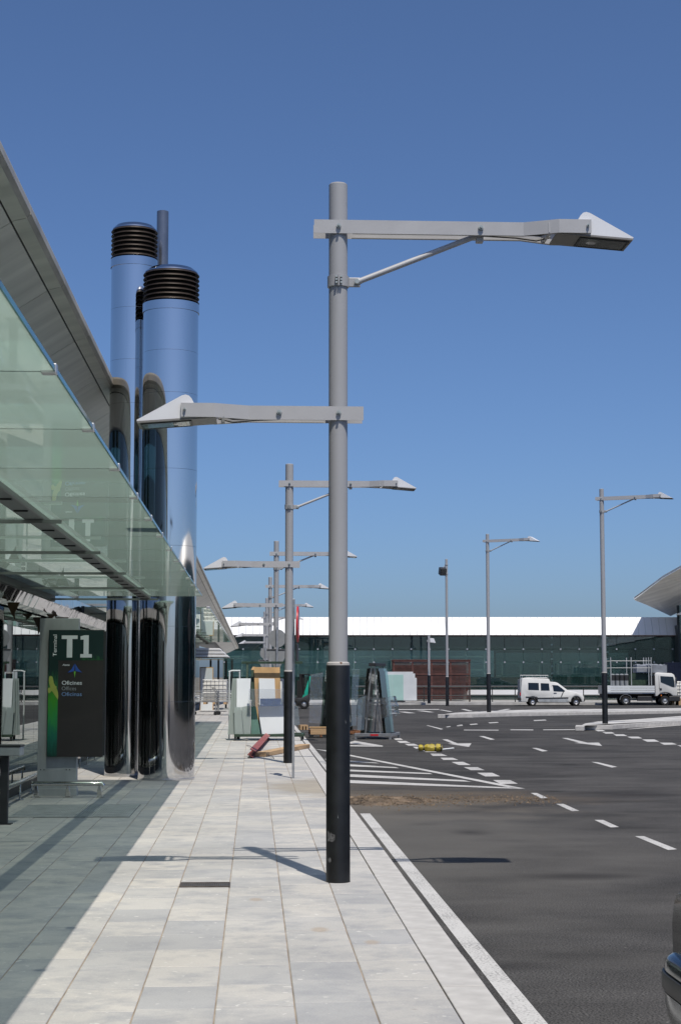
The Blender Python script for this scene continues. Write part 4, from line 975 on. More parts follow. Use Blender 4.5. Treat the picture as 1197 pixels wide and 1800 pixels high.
# red steel channel and timber plank on the pavement
ca, cb = G(440, 1333), G(470, 1299); dv = cb-ca; L = dv.length
t = thing('steel_channel', 'red primed steel beam lying across the pavement slabs', 'beam', ca, math.atan2(dv.y, dv.x))
MB().box(0, L, -.008, .008, .016, .124).build('web', 'redsteel', t); MB().box(0, L, -.065, .065, .125, .138).build('flange', 'redsteel', t); MB().box(0, L, -.065, .065, .002, .015).build('flange', 'redsteel', t)
t.rotation_euler = (R_(24), 0, math.atan2(dv.y, dv.x)); t.location = ca+Vector((0, 0, .04))
ca, cb = G(458, 1326, .05), G(536, 1311, .05); dv = cb-ca; L = dv.length
o = MB().box(0, L, -.12, .12, -.045, .045, bev=.006).build('timber_plank', 'timber'); o.location = ca; o.rotation_euler = (0, 0, math.atan2(dv.y, dv.x)); o.location.z = .048
tag(o, 'pale timber plank lying on the pavement behind the second lamp', 'plank')
for i, (a, b) in enumerate((((434, 1310), (446, 1317)), ((472, 1328), (482, 1333)))):
    p, q = G(*a, .01), G(*b, .01); o = MB().tube([(0, 0, 0), ((q-p)*.5+Vector((0, 0, .03)))[:], (q-p)[:]], .006, 6).build('bent_wire', 'plastic_dark'); o.location = p
    tag(o, ['thin bent wire lying left of the red steel beam', 'thin bent wire lying beside the timber plank'][i], 'wire')

# spilt soil on the road
rs = random.Random(11); mb = MB()
c1 = G(668, 1409, RZ)
def bump_at(x, y):
    dx, dy = (x-c1.x), (y-c1.y); v = .055*math.exp(-(dx/.42)**2-(dy/.55)**2)
    return v+.03*math.exp(-((dx-.45)/.3)**2-((dy-.25)/.4)**2)+.035*math.exp(-((dx+.35)/.3)**2-((dy-.2)/.5)**2)
nx, ny = 44, 40; grid = []
for i in range(nx+1):
    row = []
    for j in range(ny+1):
        x = c1.x-.9+1.9*i/nx; y = c1.y-1.1+2.2*j/ny
        row.append(mb.bm.verts.new((x, y, RZ-.012+bump_at(x, y)*rs.uniform(.6, 1.35)+rs.uniform(0, .005))))
    grid.append(row)
for i in range(nx):
    for j in range(ny): mb.bm.faces.new([grid[i][j], grid[i+1][j], grid[i+1][j+1], grid[i][j+1]])
for k in range(2600):
    if k < 1300: x, y = c1.x+rs.gauss(.1, .5), c1.y+rs.gauss(0, .5)
    else: x, y = c1.x+rs.uniform(-.2, 2.6), c1.y+rs.gauss(.35, .45)
    if x < 1.28: continue
    r = rs.choice([.006, .008, .01, .013, .018, .024])*rs.uniform(.6, 1.1); z = RZ+max(0, bump_at(x, y)-.01)
    a = rs.random()*6.28; vs5 = [mb.bm.verts.new((x+r*math.cos(a+q*2.09), y+r*math.sin(a+q*2.09), z)) for q in range(3)]; tp_ = mb.bm.verts.new((x+rs.uniform(-.3, .3)*r, y, z+r*rs.uniform(.7, 1.1)))
    for q in range(3): mb.bm.faces.new([vs5[q], vs5[(q+1) % 3], tp_])
o = mb.build('soil', 'soil', kind='stuff'); tag(o, 'brown sandy soil spilt across the road beside the kerb', 'soil')

# yellow bundle on the road
yb_ = G(757, 1321, RZ); t = thing('yellow_bundle', 'rolled yellow bundle with dark straps lying on the road', 'bundle', (yb_.x, yb_.y, RZ), R_(-4))
mb = MB(); n = 20; prof = [(-.30, .02), (-.285, .06), (-.25, .075), (-.2, .07), (-.17, .055), (-.13, .075), (-.08, .088), (-.03, .083), (.02, .098), (.07, .09), (.105, .078), (.14, .098), (.19, .095), (.24, .085), (.26, .075), (.28, .02)]
rings = []; rq = random.Random(2)
for x, r in prof: rings.append([mb.bm.verts.new((x, r*1.25*math.cos(2*math.pi*k/n)*rq.uniform(.82, 1.16), max(.004, .085+r*math.sin(2*math.pi*k/n)*rq.uniform(.8, 1.12)))) for k in range(n)])
for a, b in zip(rings, rings[1:]):
    for k in range(n): mb.bm.faces.new([a[k], a[(k+1) % n], b[(k+1) % n], b[k]])
mb.bm.faces.new(rings[0]); mb.bm.faces.new(rings[-1]); mb.build('fabric_roll', 'yellow', t, smooth=True)
for x, r in ((-.17, .068), (.105, .09), (.24, .098)):
    mb = MB(); m_ = 20; rg = [[mb.bm.verts.new((x+dx, r*1.2*math.cos(2*math.pi*k/m_), .085+r*.92*math.sin(2*math.pi*k/m_))) for k in range(m_)] for dx in (-.014, .014)]
    for k in range(m_): mb.bm.faces.new([rg[0][k], rg[0][(k+1) % m_], rg[1][(k+1) % m_], rg[1][k]])
    mb.build('strap', 'plastic_dark', t)
o = MB().tube([(0, 0, .02), (.3, .03, .05)], .018, 8).build('stick', 'white_sheet'); p = G(776, 1319, RZ); o.location = p; tag(o, 'short white stick beside the yellow bundle', 'stick')

# pale panel stack on the far kerb, tank cage, trolley, white frame board
DP = 97.
for i, (x0, x1, m_, yy) in enumerate(((672, 726, 'white_sheet', 1181), (676, 729, 'white_sheet', 1183), (678, 732.5, 'white_sheet', 1192))):
    pass
gp = G(702, 1236, RZ+.1); t = thing('panel_stack', 'upright stack of white and mint panels at the far kerb', 'panels', (gp.x, gp.y, RZ+.1), -YAW)
kx = gp.dot(FH)/F
xx = lambda px: (px-702)*kx
zz_ = lambda py: (1236-py)*kx
for k, (a, b, y0) in enumerate(((672, 726, 1181.5), (675, 729.5, 1184.5), (678, 732.5, 1192))):
    MB().box(xx(a), xx(b), .10+.06*k, .15+.06*k, .16, zz_(y0), bev=.005).build('panel', 'white_sheet', t)
for a, b in ((675.5, 689.8), (690.2, 709)): MB().box(xx(a), xx(b), .085, .098, .18, zz_(1186.5)).build('mint_panel', 'mint', t)
MB().box(xx(672), xx(712), .0, .4, .06, .155, bev=.01).build('pallet', 'plastic_dark', t)
for a in (676, 692, 708): MB().box(xx(a)-.08, xx(a)+.08, .02, .38, 0, .058).build('foot_block', 'plastic_dark', t)

def tank_cage(label, loc, rz, w=1.2, d=1.0, h=1.0, pal=.16):
    t = thing('tank_cage', label, 'tank', loc, rz)
    MB().box(-w/2+.03, w/2-.03, -d/2+.03, d/2-.03, pal+.01, pal+h-.03, bev=.05).build('tank', 'ibc', t, smooth=True)
    MB().lathe([(0, pal+h-.03), (.1, pal+h-.03), (.1, pal+h+.02), (0, pal+h+.02)], 20).build('cap', 'ibc', t)
    for k in range(7):
        x = -w/2+w*k/6
        for y in (-d/2, d/2): MB().tube([(x, y, pal), (x, y, pal+h)], .011, 6).build('cage_bar', 'galv', t)
    for k in range(6):
        z = pal+h*k/5
        MB().tube([(-w/2, -d/2, z), (w/2, -d/2, z), (w/2, d/2, z), (-w/2, d/2, z), (-w/2, -d/2, z)], .012, 6).build('cage_hoop', 'galv', t)
    MB().box(-w/2, w/2, -d/2, d/2, pal-.03, pal-.001).build('pallet_deck', 'timber', t)
    for x in (-w/2+.1, 0, w/2-.1): MB().box(x-.07, x+.07, -d/2, d/2, 0, pal-.031).build('pallet_foot', 'timber', t)
    return t
q = G(378, 1252); tank_cage('white plastic tank in a wire cage behind the baggage trolleys', (q.x, q.y+1.5, .35), -YAW, w=1.15, h=.98)
dq = q.y+1.5
# trolleys stacked in front of the tank
q2 = G(363, 1257)
def trolley(label, loc, rz):
    t = thing('baggage_trolley', label, 'trolley', loc, rz, 'baggage trolleys')
    for z in (.55, .78, 1.0): MB().box(-.55, .55, -.3, .3, z, z+.035, bev=.006).build('shelf', 'galv', t)
    for z in (.62, .70, .86, .93): MB().tube([(-.55, -.3, z), (.5, -.3, z), (.55, 0, z), (.5, .3, z), (-.55, .3, z)], .014, 6).build('side_bar', 'grate', t)
    for x in (-.5, .5):
        for y in (-.27, .27):
            MB().tube([(x, y, .10), (x, y, 1.04)], .022, 8).build('leg', 'grate', t)
            mb = MB(); mb.lathe([(0, -.02), (.07, -.02), (.085, 0), (.07, .02), (0, .02)], 16); o = mb.build('wheel', 'black', t); o.location = (x, y-.03, .085); o.rotation_euler = (R_(90), 0, 0)
    MB().tube([(-.58, -.28, 1.04), (-.68, -.28, 1.16), (-.68, .28, 1.16), (-.58, .28, 1.04)], .018, 8).build('handle', 'grate', t)
    return t
trolley('grey steel trolley nearest the flue, in front of the wire caged tank', (q2.x-.05, q2.y, 0), R_(-8))
trolley('grey steel trolley between the caged tank and the leaning frosted sheets', (q2.x+.95, q2.y+.6, -.001), R_(14))
# framed white board
board('framed_board', 'white board in a tan frame leaning against the terminal behind the trolleys', 'board', 'ply', (351.5, 1250), (375.5, 1250), (351.5, 1172.5), (375.5, 1172.5), dq*_c+3.2, .3, .04)
board('white_board_face', 'white face of the tan framed board by the terminal', 'board', 'white_sheet', (353, 1250), (374, 1250), (353, 1174), (374, 1174), dq*_c+3.15, .3, .02)
# entrance canopy with white layered top
ec = G(385, 1235); EY = 82.
q0, q1 = VY(346, 1157, EY), VY(403, 1157, EY)
t = thing('entrance_canopy', 'white layered entrance awning above a green glass slab at the terminal', 'canopy', (q0.x, EY, q0.z))
W = q1.x-q0.x
for k in range(3): MB().prism([(.15-.1*k-1.2, .05+.16*k), (W-.18*k, .05+.16*k), (W-.18*k-.1, .17+.16*k), (.15-.1*k-1.2, .19+.16*k)], 0, 4.2, bev=.02).build('awning_layer', 'white_roof', t)
MB().box(-1.2, W+.65, -.9, 4.5, -.05, -.02).build('glass_slab', 'sheetglass', t)
for x in (.6, 1.0, W-.2, W+.1):
    MB().box(x-.05, x+.05, 3.5, 3.6, -q0.z+.02, -.06).build('post', 'dark', t)

# ------------------------------------------------------------------ far glass hall
DF = 116.
def FD(px, py, d=DF): return D(px, py, d)
fo = FH*DF
t = thing('glass_hall', 'low glass hall with a white metal roof band across the far side', 'building', (fo.x, fo.y, 0), -YAW)
kk = DF/F/math.cos(PITCH)
def fx(px): return (FD(px, 1120)-fo).dot(RT)
def fz(py): return FD(598, py).z
zr0, zr1 = fz(1117), fz(1084.5)
xa, xb = fx(395), fx(1187)
# sloped white roof panels
pwid = (fx(1113)-fx(400))/57.0
mb = MB(); mb.prism([(0, zr0+.004), (-.03, zr0+.03), (.72, zr1), (.78, zr1-.03), (.05, zr0+.004)], .010, pwid-.010, axis='x'); rp = mb.build('roof_panel', 'white_roof', t)
rp.location = (xa, -.35, 0)
n = int((fx(1187)-xa)/pwid)
for i in range(1, n+1): inst('roof_panel', rp.data, (xa+i*pwid, -.35, 0), t)
MB().box(xa, xa+(n+1)*pwid, -.28, .55, zr0-.06, zr0).build('eaves_trim', 'brown', t)
MB().box(xa, xa+(n+1)*pwid, .42, 14, zr1-.12, zr1-.05).build('roof_deck', 'white_roof', t)
# glazing
cw = (fx(697)-fx(566))/4.0; rows = [zr0-.06, fz(1141), fz(1164), fz(1187), fz(1212), -.6]
nc = int((xb-xa)/cw)+1
for r in range(5):
    mb = MB(); mb.box(.012, cw-.012, 0, .02, rows[r+1]+.012, rows[r]-.012); p0 = mb.build('window_pane', 'farglass', t); p0.location = (xa, 0, 0)
    for i in range(1, nc): inst('window_pane', p0.data, (xa+i*cw, 0, 0), t)
fit = MB().box(-.05, .05, -.03, -.001, -.05, .05).build('glazing_clip', 'chromecap', t); fit.location = (xa, 0, rows[1])
for r in (1, 2):
    for i in range(0, nc):
        if i or r > 1: inst('glazing_clip', fit.data, (xa+i*cw, 0, rows[r]), t)
for px in (970, 1068):
    MB().box(fx(px)-.06, fx(px)+.06, .35, .47, -.6, rows[0]).build('column', 'dark', t)
    for k in range(9): MB().box(fx(px)-.075, fx(px)+.075, .30, .34, .3+.5*k, .42+.5*k).build('column_clip', 'chromecap', t)
MB().box(xa, xb+4, 6.0, 6.2, -.6, rows[0]+.5).build('inner_wall', 'interior', t)
MB().box(xa, fx(868), .25, .30, rows[3]-.1, rows[1]-.1).build('inner_screen', 'teal', t); MB().box(fx(872), fx(1105), .45, .50, rows[3]-.1, rows[1]-.25).build('inner_screen', 'greensteel2', t)
MB().box(xa, xb+4, .8, 6, rows[0]+.0, rows[0]+.1).build('inner_ceiling', 'dark', t)
MB().box(xa, xb+4, .05, 6, -.6, -.5).build('inner_floor', 'interior', t)
MB().box(xa, xb, .9, 1.1, -.5, fz(1188)).build('inner_counter', 'greensteel', t)
MB().box(xa-.1, xa-.02, 0, 8, -.6, zr1-.2).build('end_wall', 'interior', t)
# parapet in front
q = D(900, 1217, 113)
o = MB().box((D(640, 1217, 113)-FH*113).dot(RT), (D(1260, 1217, 113)-FH*113).dot(RT), 0, .2, D(900, 1221, 113).z, D(900, 1212.5, 113).z).build('parapet_beam', 'white_roof'); o.location = (FH*113)[:]; o.rotation_euler = (0, 0, -YAW)
tag(o, 'long white horizontal beam behind the dark railing', 'beam')
# right hall with the drooping roof wing
t = thing('wing_roof_hall', 'hall with a large curved grey roof wing at the right edge', 'building', (fo.x, fo.y, 0), -YAW)
def wing():
    # outer (upper) curve and inner (lower) curve of the visible underside, each with its own depth
    up = [(1114, 1054, 113.), (1128, 1044, 112.4), (1145, 1031, 111.5), (1165, 1016, 110.), (1197, 998, 107.5), (1240, 976, 105), (1300, 950, 102)]
    md = [(1114.6, 1054.6, 113.1), (1132, 1055, 114.), (1152, 1053, 114.4), (1178, 1044, 114.4), (1212, 1027, 114.0), (1260, 1005, 113), (1325, 980, 112)]
    lo = [(1115.2, 1055.2, 113.3), (1135, 1063, 115.2), (1157, 1073, 117.), (1178, 1083, 118.4), (1220, 1062, 118.6), (1275, 1034, 118.6), (1345, 1005, 118.6)]
    return up, md, lo
up, md, lo = wing()
U = [FD(*q) for q in up]; Mi = [FD(*q) for q in md]; Lo = [FD(*q) for q in lo]
loc = lambda v: ((v-fo).dot(RT), (v-fo).dot(FH), v.z)
for i in range(len(U)-1):
    for j, (A, B) in enumerate(((U, Mi), (Mi, Lo))):
        mb = MB(); q = [Vector(loc(v)) for v in (A[i], A[i+1], B[i+1], B[i])]
        f = [mb.bm.verts.new(v) for v in q]; g = [mb.bm.verts.new(v+Vector((.0, .25, .14))) for v in q]
        mb.bm.faces.new(f); mb.bm.faces.new(g[::-1])
        for k in range(4): mb.bm.faces.new([f[k], g[k], g[(k+1) % 4], f[(k+1) % 4]])
        mb.build('soffit_panel', 'soffit', t)
mb = MB()      # roof skin above, reaching back
tops = [Vector(loc(v)) for v in U]; bk = [Vector((v.x+6.5, v.y+14, v.z+.3)) for v in tops]
a = [mb.bm.verts.new(v+Vector((0, .05, .16))) for v in tops]; b = [mb.bm.verts.new(v) for v in bk]
for i in range(len(a)-1): mb.bm.faces.new([a[i], a[i+1], b[i+1], b[i]])
mb.build('roof_skin', 'soffit', t)
wx = fx(1188)
for k in range(4):
    for (z0, z1) in ((-.6, 1.8), (1.82, 3.4), (3.42, 5.0), (5.02, 6.6)):
        MB().box(wx+k*cw+.01, wx+(k+1)*cw-.01, -1.2, -1.18, z0, z1).build('window_pane', 'farglass', t)
MB().box(wx, wx+8, -.5, -.3, -.6, 6.6).build('inner_wall', 'dark', t)
MB().box(wx-.12, wx-.005, -1.25, .5, -.6, 5.2).build('corner_post', 'dark', t)
MB().prism([(wx-.3, zr1+.1), (wx+.3, zr1+.1), (wx+7, fz(990)), (wx+7, fz(1000))], -1.3, -1.0).build('gable_beam', 'soffit', t)

# hall closing the forecourt on the right: outside the frame, it shows as the dark band mirrored in the steel flues
t = thing('side_hall', 'long dark glazed hall closing the forecourt, mirrored in the steel flues', 'building', (40, 0, 0))
MB().box(.6, 12, -40, 96, RZ-.1, 6.4).build('shell', 'interior', t)
MB().prism([(-.2, 6.42), (.7, 7.5), (12, 7.6), (12, 6.42)], -41, 97).build('roof', 'soffit', t)
sp0 = MB().box(-.02, .02, .02, 3.98, .02, 3.1).build('window_pane', 'farglass', t); sp0.location = (0, -40, 0)
for i in range(34):
    for z in (0, 3.2):
        if i or z: inst('window_pane', sp0.data, (0, -40+4*i, z), t)
    MB().box(.05, .2, -40.1+4*i, -39.9+4*i, RZ, 6.4).build('mullion', 'dark', t)

# railing at the far kerb
DRl = 105.5
r0 = (D(625, 1220, DRl)-FH*DRl).dot(RT); r1 = (D(1290, 1220, DRl)-FH*DRl).dot(RT)
t = thing('guard_railing', 'dark metal railing with round posts along the far kerb', 'railing', (FH*DRl)[:], -YAW)
zt = D(900, 1207, DRl).z; zm = D(900, 1222.5, DRl).z; zl = D(900, 1234, DRl).z
for z, r in ((zt, .045), (zm, .03), (zl, .022), ((zm+zl)/2+.06, .012), ((zm+zl)/2-.1, .012)):
    MB().tube([(r0, 0, z), (r1, 0, z)], r, 8).build('rail', 'dark', t, smooth=True)
MB().box(r0, r1, -.04, .04, zt+.046, zt+.062).build('hand_rail', 'galv', t)
sp_ = (D(872, 1220, DRl)-D(832, 1220, DRl)).length
x = r0
pm = MB().tube([(0, 0, .02), (0, 0, zt-.04)], .03, 8).build('post', 'dark', t); pm.location = (r0, 0, 0)
x += sp_
while x < r1: inst('post', pm.data, (x, 0, 0), t); x += sp_

# brown slatted enclosure behind the railing
DB = 110.
b0, b1 = (D(692, 1190, DB)-FH*DB).dot(RT), (D(825, 1190, DB)-FH*DB).dot(RT)
t = thing('slatted_box', 'rust brown slatted timber enclosure behind the railing', 'enclosure', (FH*DB)[:], -YAW)
zt = D(700, 1161, DB).z; zb = .15
nb = 4
for k in range(nb+1):
    x = b0+(b1-b0)*k/nb; MB().box(x-.05, x+.05, -.02, .08, .02, zt).build('post', 'brown', t)
for k in range(3):
    z = zt-(zt-zb)*k/3; MB().box(b0-.05, b1+.05, -.05, -.022, z-.10, z).build('rail', 'brown', t)
for k in range(nb):
    xa_, xb_ = b0+(b1-b0)*k/nb+.05, b0+(b1-b0)*(k+1)/nb-.05
    mb = MB(); z = zb
    while z < zt-.08:
        mb.box(xa_, xb_, -.015, .015, z, z+.042); z += .082
    rq = random.Random(k)
    for q in range(10):
        x = rq.uniform(xa_, xb_-.12); zq = rq.choice([zb, zb+.5, zb+1.0]); mb.box(x, x+rq.uniform(.03, .10), .017, .05, zq, zq+.62)
    mb.build('slat_screen', 'brown', t, kind='stuff')
mb = MB(); z = zb
while z < zt-.06: mb.box(b0-.06, b0-.03, 0, 2.8, z, z+.045); z += .085
mb.build('side_slat_screen', 'brown', t, kind='stuff')
for yy in (0.2, 1.4, 2.7): MB().box(b0-.03, b0+.03, yy, yy+.08, .02, zt).build('side_post', 'brown', t)
MB().box(b0-.1, b1+.1, -.08, 2.9, zt+.002, zt+.06).build('roof_board', 'brown', t)
MB().box(b0+.1, b1-.1, 1.6, 1.65, zb, zt-.3).build('back_board', 'interior', t)

# ------------------------------------------------------------------ vehicles
def wheel(parent, x, y, r, wd, cap='chromecap', name='wheel', capr=.62):
    mb = MB(); mb.lathe([(r*.55, -wd/2), (r*.9, -wd/2), (r*.985, -wd*.36), (r, -wd*.2), (r, wd*.2), (r*.985, wd*.36), (r*.9, wd/2), (r*.55, wd/2)], 36)
    o = mb.build(name, 'black', parent, smooth=True); o.location = (x, y, r); o.rotation_euler = (R_(90), 0, 0)
    for s_ in (-1, 1):
        mb = MB(); mb.lathe([(0, s_*(wd/2-.03)), (r*.12, s_*(wd/2-.015)), (r*.2, s_*(wd/2-.03)), (r*.45, s_*(wd/2-.035)), (r*capr, s_*(wd/2-.002)), (r*capr, s_*(wd/2-.05))], 28); mb.build('hub_cap', cap, o, smooth=True)
    return o
def body(prof, w, name, m, parent, bev=.04, taper=None):
    mb = MB(); mb.prism(prof, -w/2, w/2, bev=bev)
    if taper:
        z0, z1, k = taper
        for v in mb.bm.verts:
            if v.co.z > z0: v.co.y *= 1-(v.co.z-z0)/(z1-z0)*k
    return mb.build(name, m, parent, smooth=True)
# white van, nose to the right
def arch(cx, r, zc=.27, n=9, z0=.24):      # notch in the lower edge for a wheel (right to left)
    return [(cx+r*math.cos(math.pi*k/(n-1)), zc+r*math.sin(math.pi*k/(n-1))) for k in range(n)]
vw = G(912, 1240.5, RZ); t = thing('parked_van', 'white small panel van with roof rack parked at the far kerb', 'van', (vw.x, vw.y, RZ), -YAW)
K = 243.; vx = lambda c: (c-90)/K; vz = lambda c: (600-c)/K
VW = 1.6
low = [(vx(1022), .24), (vx(1022), vz(480)), (vx(1000), vz(432)), (vx(900), vz(396)), (vx(795), vz(380)), (vx(640), vz(264)), (vx(600), vz(252)), (vx(531), vz(247)), (vx(516), vz(210)), (vx(495), vz(202)), (vx(160), vz(192)), (vx(122), vz(200)), (vx(112), vz(225)), (vx(100), vz(340)), (vx(95), vz(480)), (vx(95), .24)]
notch = [(vx(270)-.30, .24)]+[(vx(270)-.30*math.cos(math.pi*k/8), .27+.30*math.sin(math.pi*k/8)) for k in range(9)]+[(vx(270)+.30, .24)]
notch2 = [(vx(905)-.32, .24)]+[(vx(905)-.32*math.cos(math.pi*k/8), .27+.32*math.sin(math.pi*k/8)) for k in range(9)]+[(vx(905)+.32, .24)]
b_ = body(low+notch+notch2, VW, 'body', 'white_paint', t, .05, (.75, 1.7, .10))
ym = lambda z: -VW/2*(1-max(0, (z-.75)/(1.7-.75))*.10)
def sidepanel(pts, name, m, parent, off=.004, th=.012, both=True):
    for s_ in ((-1, 1) if both else (-1,)):
        mb = MB(); fr = [(x, s_*(abs(ym(z))+off), z) for x, z in pts]; bk = [(x, s_*(abs(ym(z))+off-th), z) for x, z in pts]
        A = [mb.bm.verts.new(v) for v in fr]; B = [mb.bm.verts.new(v) for v in bk]; mb.bm.faces.new(A); mb.bm.faces.new(B[::-1]); n_ = len(A)
        for i in range(n_): mb.bm.faces.new([A[i], B[i], B[(i+1) % n_], A[(i+1) % n_]])
        mb.build(name, m, parent)
C_ = lambda q: [(vx(a), vz(b)) for a, b in q]
sidepanel(C_([(206, 262), (360, 265), (362, 372), (206, 366)]), 'side_window', 'carglass', t)
sidepanel(C_([(388, 268), (510, 272), (518, 378), (390, 376)]), 'side_window', 'carglass', t)
sidepanel(C_([(562, 295), (640, 300), (690, 335), (745, 382), (730, 395), (575, 388)]), 'door_window', 'carglass', t)
sidepanel(C_([(168, 462), (330, 465), (345, 480), (790, 474), (790, 492), (345, 500), (330, 486), (168, 480)]), 'rub_strip', 'plastic_dark', t, off=.012)
sidepanel(C_([(360, 505), (780, 500), (800, 530), (760, 545), (360, 540)]), 'lower_panel', 'sign_slab', t, off=.006)
sidepanel(C_([(575, 408), (620, 408), (620, 416), (575, 416)]), 'door_handle', 'plastic_dark', t, off=.02)
sidepanel(C_([(556, 292), (560, 292), (572, 480), (568, 480)]), 'door_gap', 'plastic_dark', t, off=.003, th=.004)
sidepanel(C_([(540, 300), (543, 300), (548, 470), (545, 470)]), 'door_gap', 'plastic_dark', t, off=.003, th=.004)
sidepanel(C_([(712, 392), (722, 396), (690, 466), (680, 466)]), 'mirror_arm', 'plastic_dark', t, off=.03)
mb = MB(); z0_, z1_ = vz(375), vz(268); mb.poly([(vx(792)+.012, -.60, z0_+.02), (vx(792)+.012, .60, z0_+.02), (vx(646)+.012, .55, z1_+.012), (vx(646)+.012, -.55, z1_+.012)]); mb.build('windscreen', 'carglass', t)
for s_ in (-1, 1):
    mb = MB(); mb.box(vx(985), vx(1026), *sorted((s_*.72, s_*.45)), vz(470), vz(437), bev=.012); mb.build('headlight', 'lens', t)
    mb = MB(); mb.box(vx(84), vx(97), *sorted((s_*.74, s_*.60)), vz(450), vz(405), bev=.008); mb.build('tail_light', 'red', t)
MB().box(vx(975), vx(1035), -.79, .79, vz(532), vz(484), bev=.04).build('front_bumper', 'plastic_dark', t)
MB().box(vx(82), vx(190), -.79, .79, vz(520), vz(478), bev=.03).build('rear_bumper', 'plastic_dark', t)
MB().box(vx(88), vx(101), -.62, .62, vz(480), vz(215), bev=.004).build('rear_door', 'sign_slab', t)
for x, r_ in ((vx(270), .235), (vx(905), .235)):
    for s_ in (-1, 1): wheel(t, x, s_*.70, r_, .17)
    sidepanel([(x+.32*math.cos(math.pi*k/12), .27+.32*math.sin(math.pi*k/12)) for k in range(13)]+[(x+.28*math.cos(math.pi*k/12), .27+.28*math.sin(math.pi*k/12)) for k in range(12, -1, -1)], 'wheel_arch', 'plastic_dark', t, off=.01)
MB().box(vx(300), vx(860), -.55, .55, .20, .26).build('underbody', 'black', t)
rk = MB(); zr_ = vz(192)
for s_ in (-1, 1): rk.tube([(vx(125), s_*.62, zr_+.16), (vx(505), s_*.62, zr_+.15)], .018, 8); rk.tube([(vx(185), s_*.62, zr_+.02), (vx(490), s_*.62, zr_+.015)], .018, 8)
for c in (128, 220, 310, 430, 500):
    for s_ in (-1, 1): rk.tube([(vx(c), s_*.62, zr_-.0), (vx(c), s_*.62, zr_+.16)], .014, 6)
for c in (130, 190, 250, 310, 370, 430, 490): rk.tube([(vx(c), -.62, zr_+.03), (vx(c), .62, zr_+.03)], .014, 6)
rk.build('roof_rack', 'galv', t, smooth=True)

# white flatbed truck, nose to the right
tw = G(1055, 1239.5, RZ); K2 = 232.
t = thing('flatbed_truck', 'white dropside truck with cylinders and a tall rack on its bed', 'truck', (tw.x, tw.y, RZ), -YAW)
ux = lambda c: (c-40)/K2; uz = lambda c: (722-c)/K2
VW = 1.75; ym = lambda z: -VW/2*(1-max(0, (z-1.2)/.9)*.06)
U_ = lambda q: [(ux(a), uz(b)) for a, b in q]
cab = U_([(790, 590), (790, 285), (800, 262), (830, 256), (1030, 266), (1062, 285), (1080, 330), (1098, 400), (1108, 470), (1106, 585), (1040, 588), (1015, 560), (985, 545), (925, 536), (870, 545), (835, 575), (822, 590)])
b_ = body(cab, VW, 'cab', 'white_paint', t, .05, (1.2, 2.1, .06))
sidepanel(U_([(866, 306), (1050, 316), (1066, 380), (1068, 462), (1030, 456), (870, 392)]), 'door_window', 'carglass', t)
sidepanel(U_([(852, 478), (880, 478), (886, 492), (880, 510), (852, 510)]), 'fuel_cap', 'plastic_dark', t, off=.008)
sidepanel(U_([(842, 300), (846, 300), (850, 470), (860, 540), (856, 540), (846, 470)]), 'door_gap', 'plastic_dark', t, off=.003, th=.004)
sidepanel(U_([(1082, 320), (1098, 326), (1100, 400), (1084, 420)]), 'wing_mirror', 'plastic_dark', t, off=.10, th=.09)
mb = MB(); mb.poly([(ux(1112)+.02, -.72, uz(465)), (ux(1112)+.02, .72, uz(465)), (ux(1072)+.02, .66, uz(290)), (ux(1072)+.02, -.66, uz(290))]); mb.build('windscreen', 'carglass', t)
MB().box(ux(985), ux(1142), -.86, .86, uz(664), uz(590), bev=.04).build('front_bumper', 'plastic_dark', t)
for s_ in (-1, 1): MB().box(ux(1085), ux(1116), *sorted((s_*.84, s_*.55)), uz(575), uz(525), bev=.015).build('headlight', 'lens', t)
for s_ in (-1, 1): MB().box(ux(866), ux(880), *sorted((s_*.895, s_*.882)), uz(590), uz(570)).build('marker_light', 'orange', t)
MB().box(ux(40), ux(1000), -.35, .35, uz(620), uz(560), bev=.01).build('chassis', 'black', t)
MB().box(ux(540), ux(740), -.80, -.45, uz(660), uz(590), bev=.03).build('tool_box', 'plastic_dark', t)
MB().box(ux(60), ux(785), -.86, .86, uz(556), uz(543)).build('bed_floor', 'galv', t)
for s_ in (-1, 1):
    for z0_, z1_ in ((540, 512), (508, 480), (476, 444)):
        MB().box(ux(60), ux(782), *sorted((s_*.895, s_*.865)), uz(z0_), uz(z1_), bev=.006).build('side_board', 'white_sheet', t)
MB().box(ux(40), ux(58), -.88, .88, uz(560), uz(440), bev=.006).build('tail_board', 'galv', t)
MB().box(ux(772), ux(788), -.86, .86, uz(540), uz(300)).build('head_board', 'plastic_dark', t)
for x, r_ in ((ux(372), .29), (ux(928), .29)):
    for s_ in (-1, 1): wheel(t, x, s_*.74, r_, .21, cap='galv', capr=.55)
mb = MB()
for s_ in (-1, 1):
    pts = [(ux(372)+.37*math.cos(math.pi*(k/10)), .34+.34*math.sin(math.pi*(k/10))) for k in range(11)]; pt2 = [(ux(372)+.35*math.cos(math.pi*(k/10)), .34+.32*math.sin(math.pi*(k/10))) for k in range(10, -1, -1)]
    mb.prism(pts+pt2, *sorted((s_*.86, s_*.62)))
mb.build('mudguard', 'galv', t)
for c in (163, 455, 703, 740):
    for s_ in (-1, 1): MB().box(ux(c)-.025, ux(c)+.025, s_*.83-.025, s_*.83+.025, uz(438), uz(40)).build('rack_post', 'sign_slab', t)
for z_ in (90, 190):
    for s_ in (-1, 1): MB().tube([(ux(163), s_*.83, uz(z_)), (ux(740), s_*.83, uz(z_))], .014, 6).build('rack_rail', 'sign_slab', t)
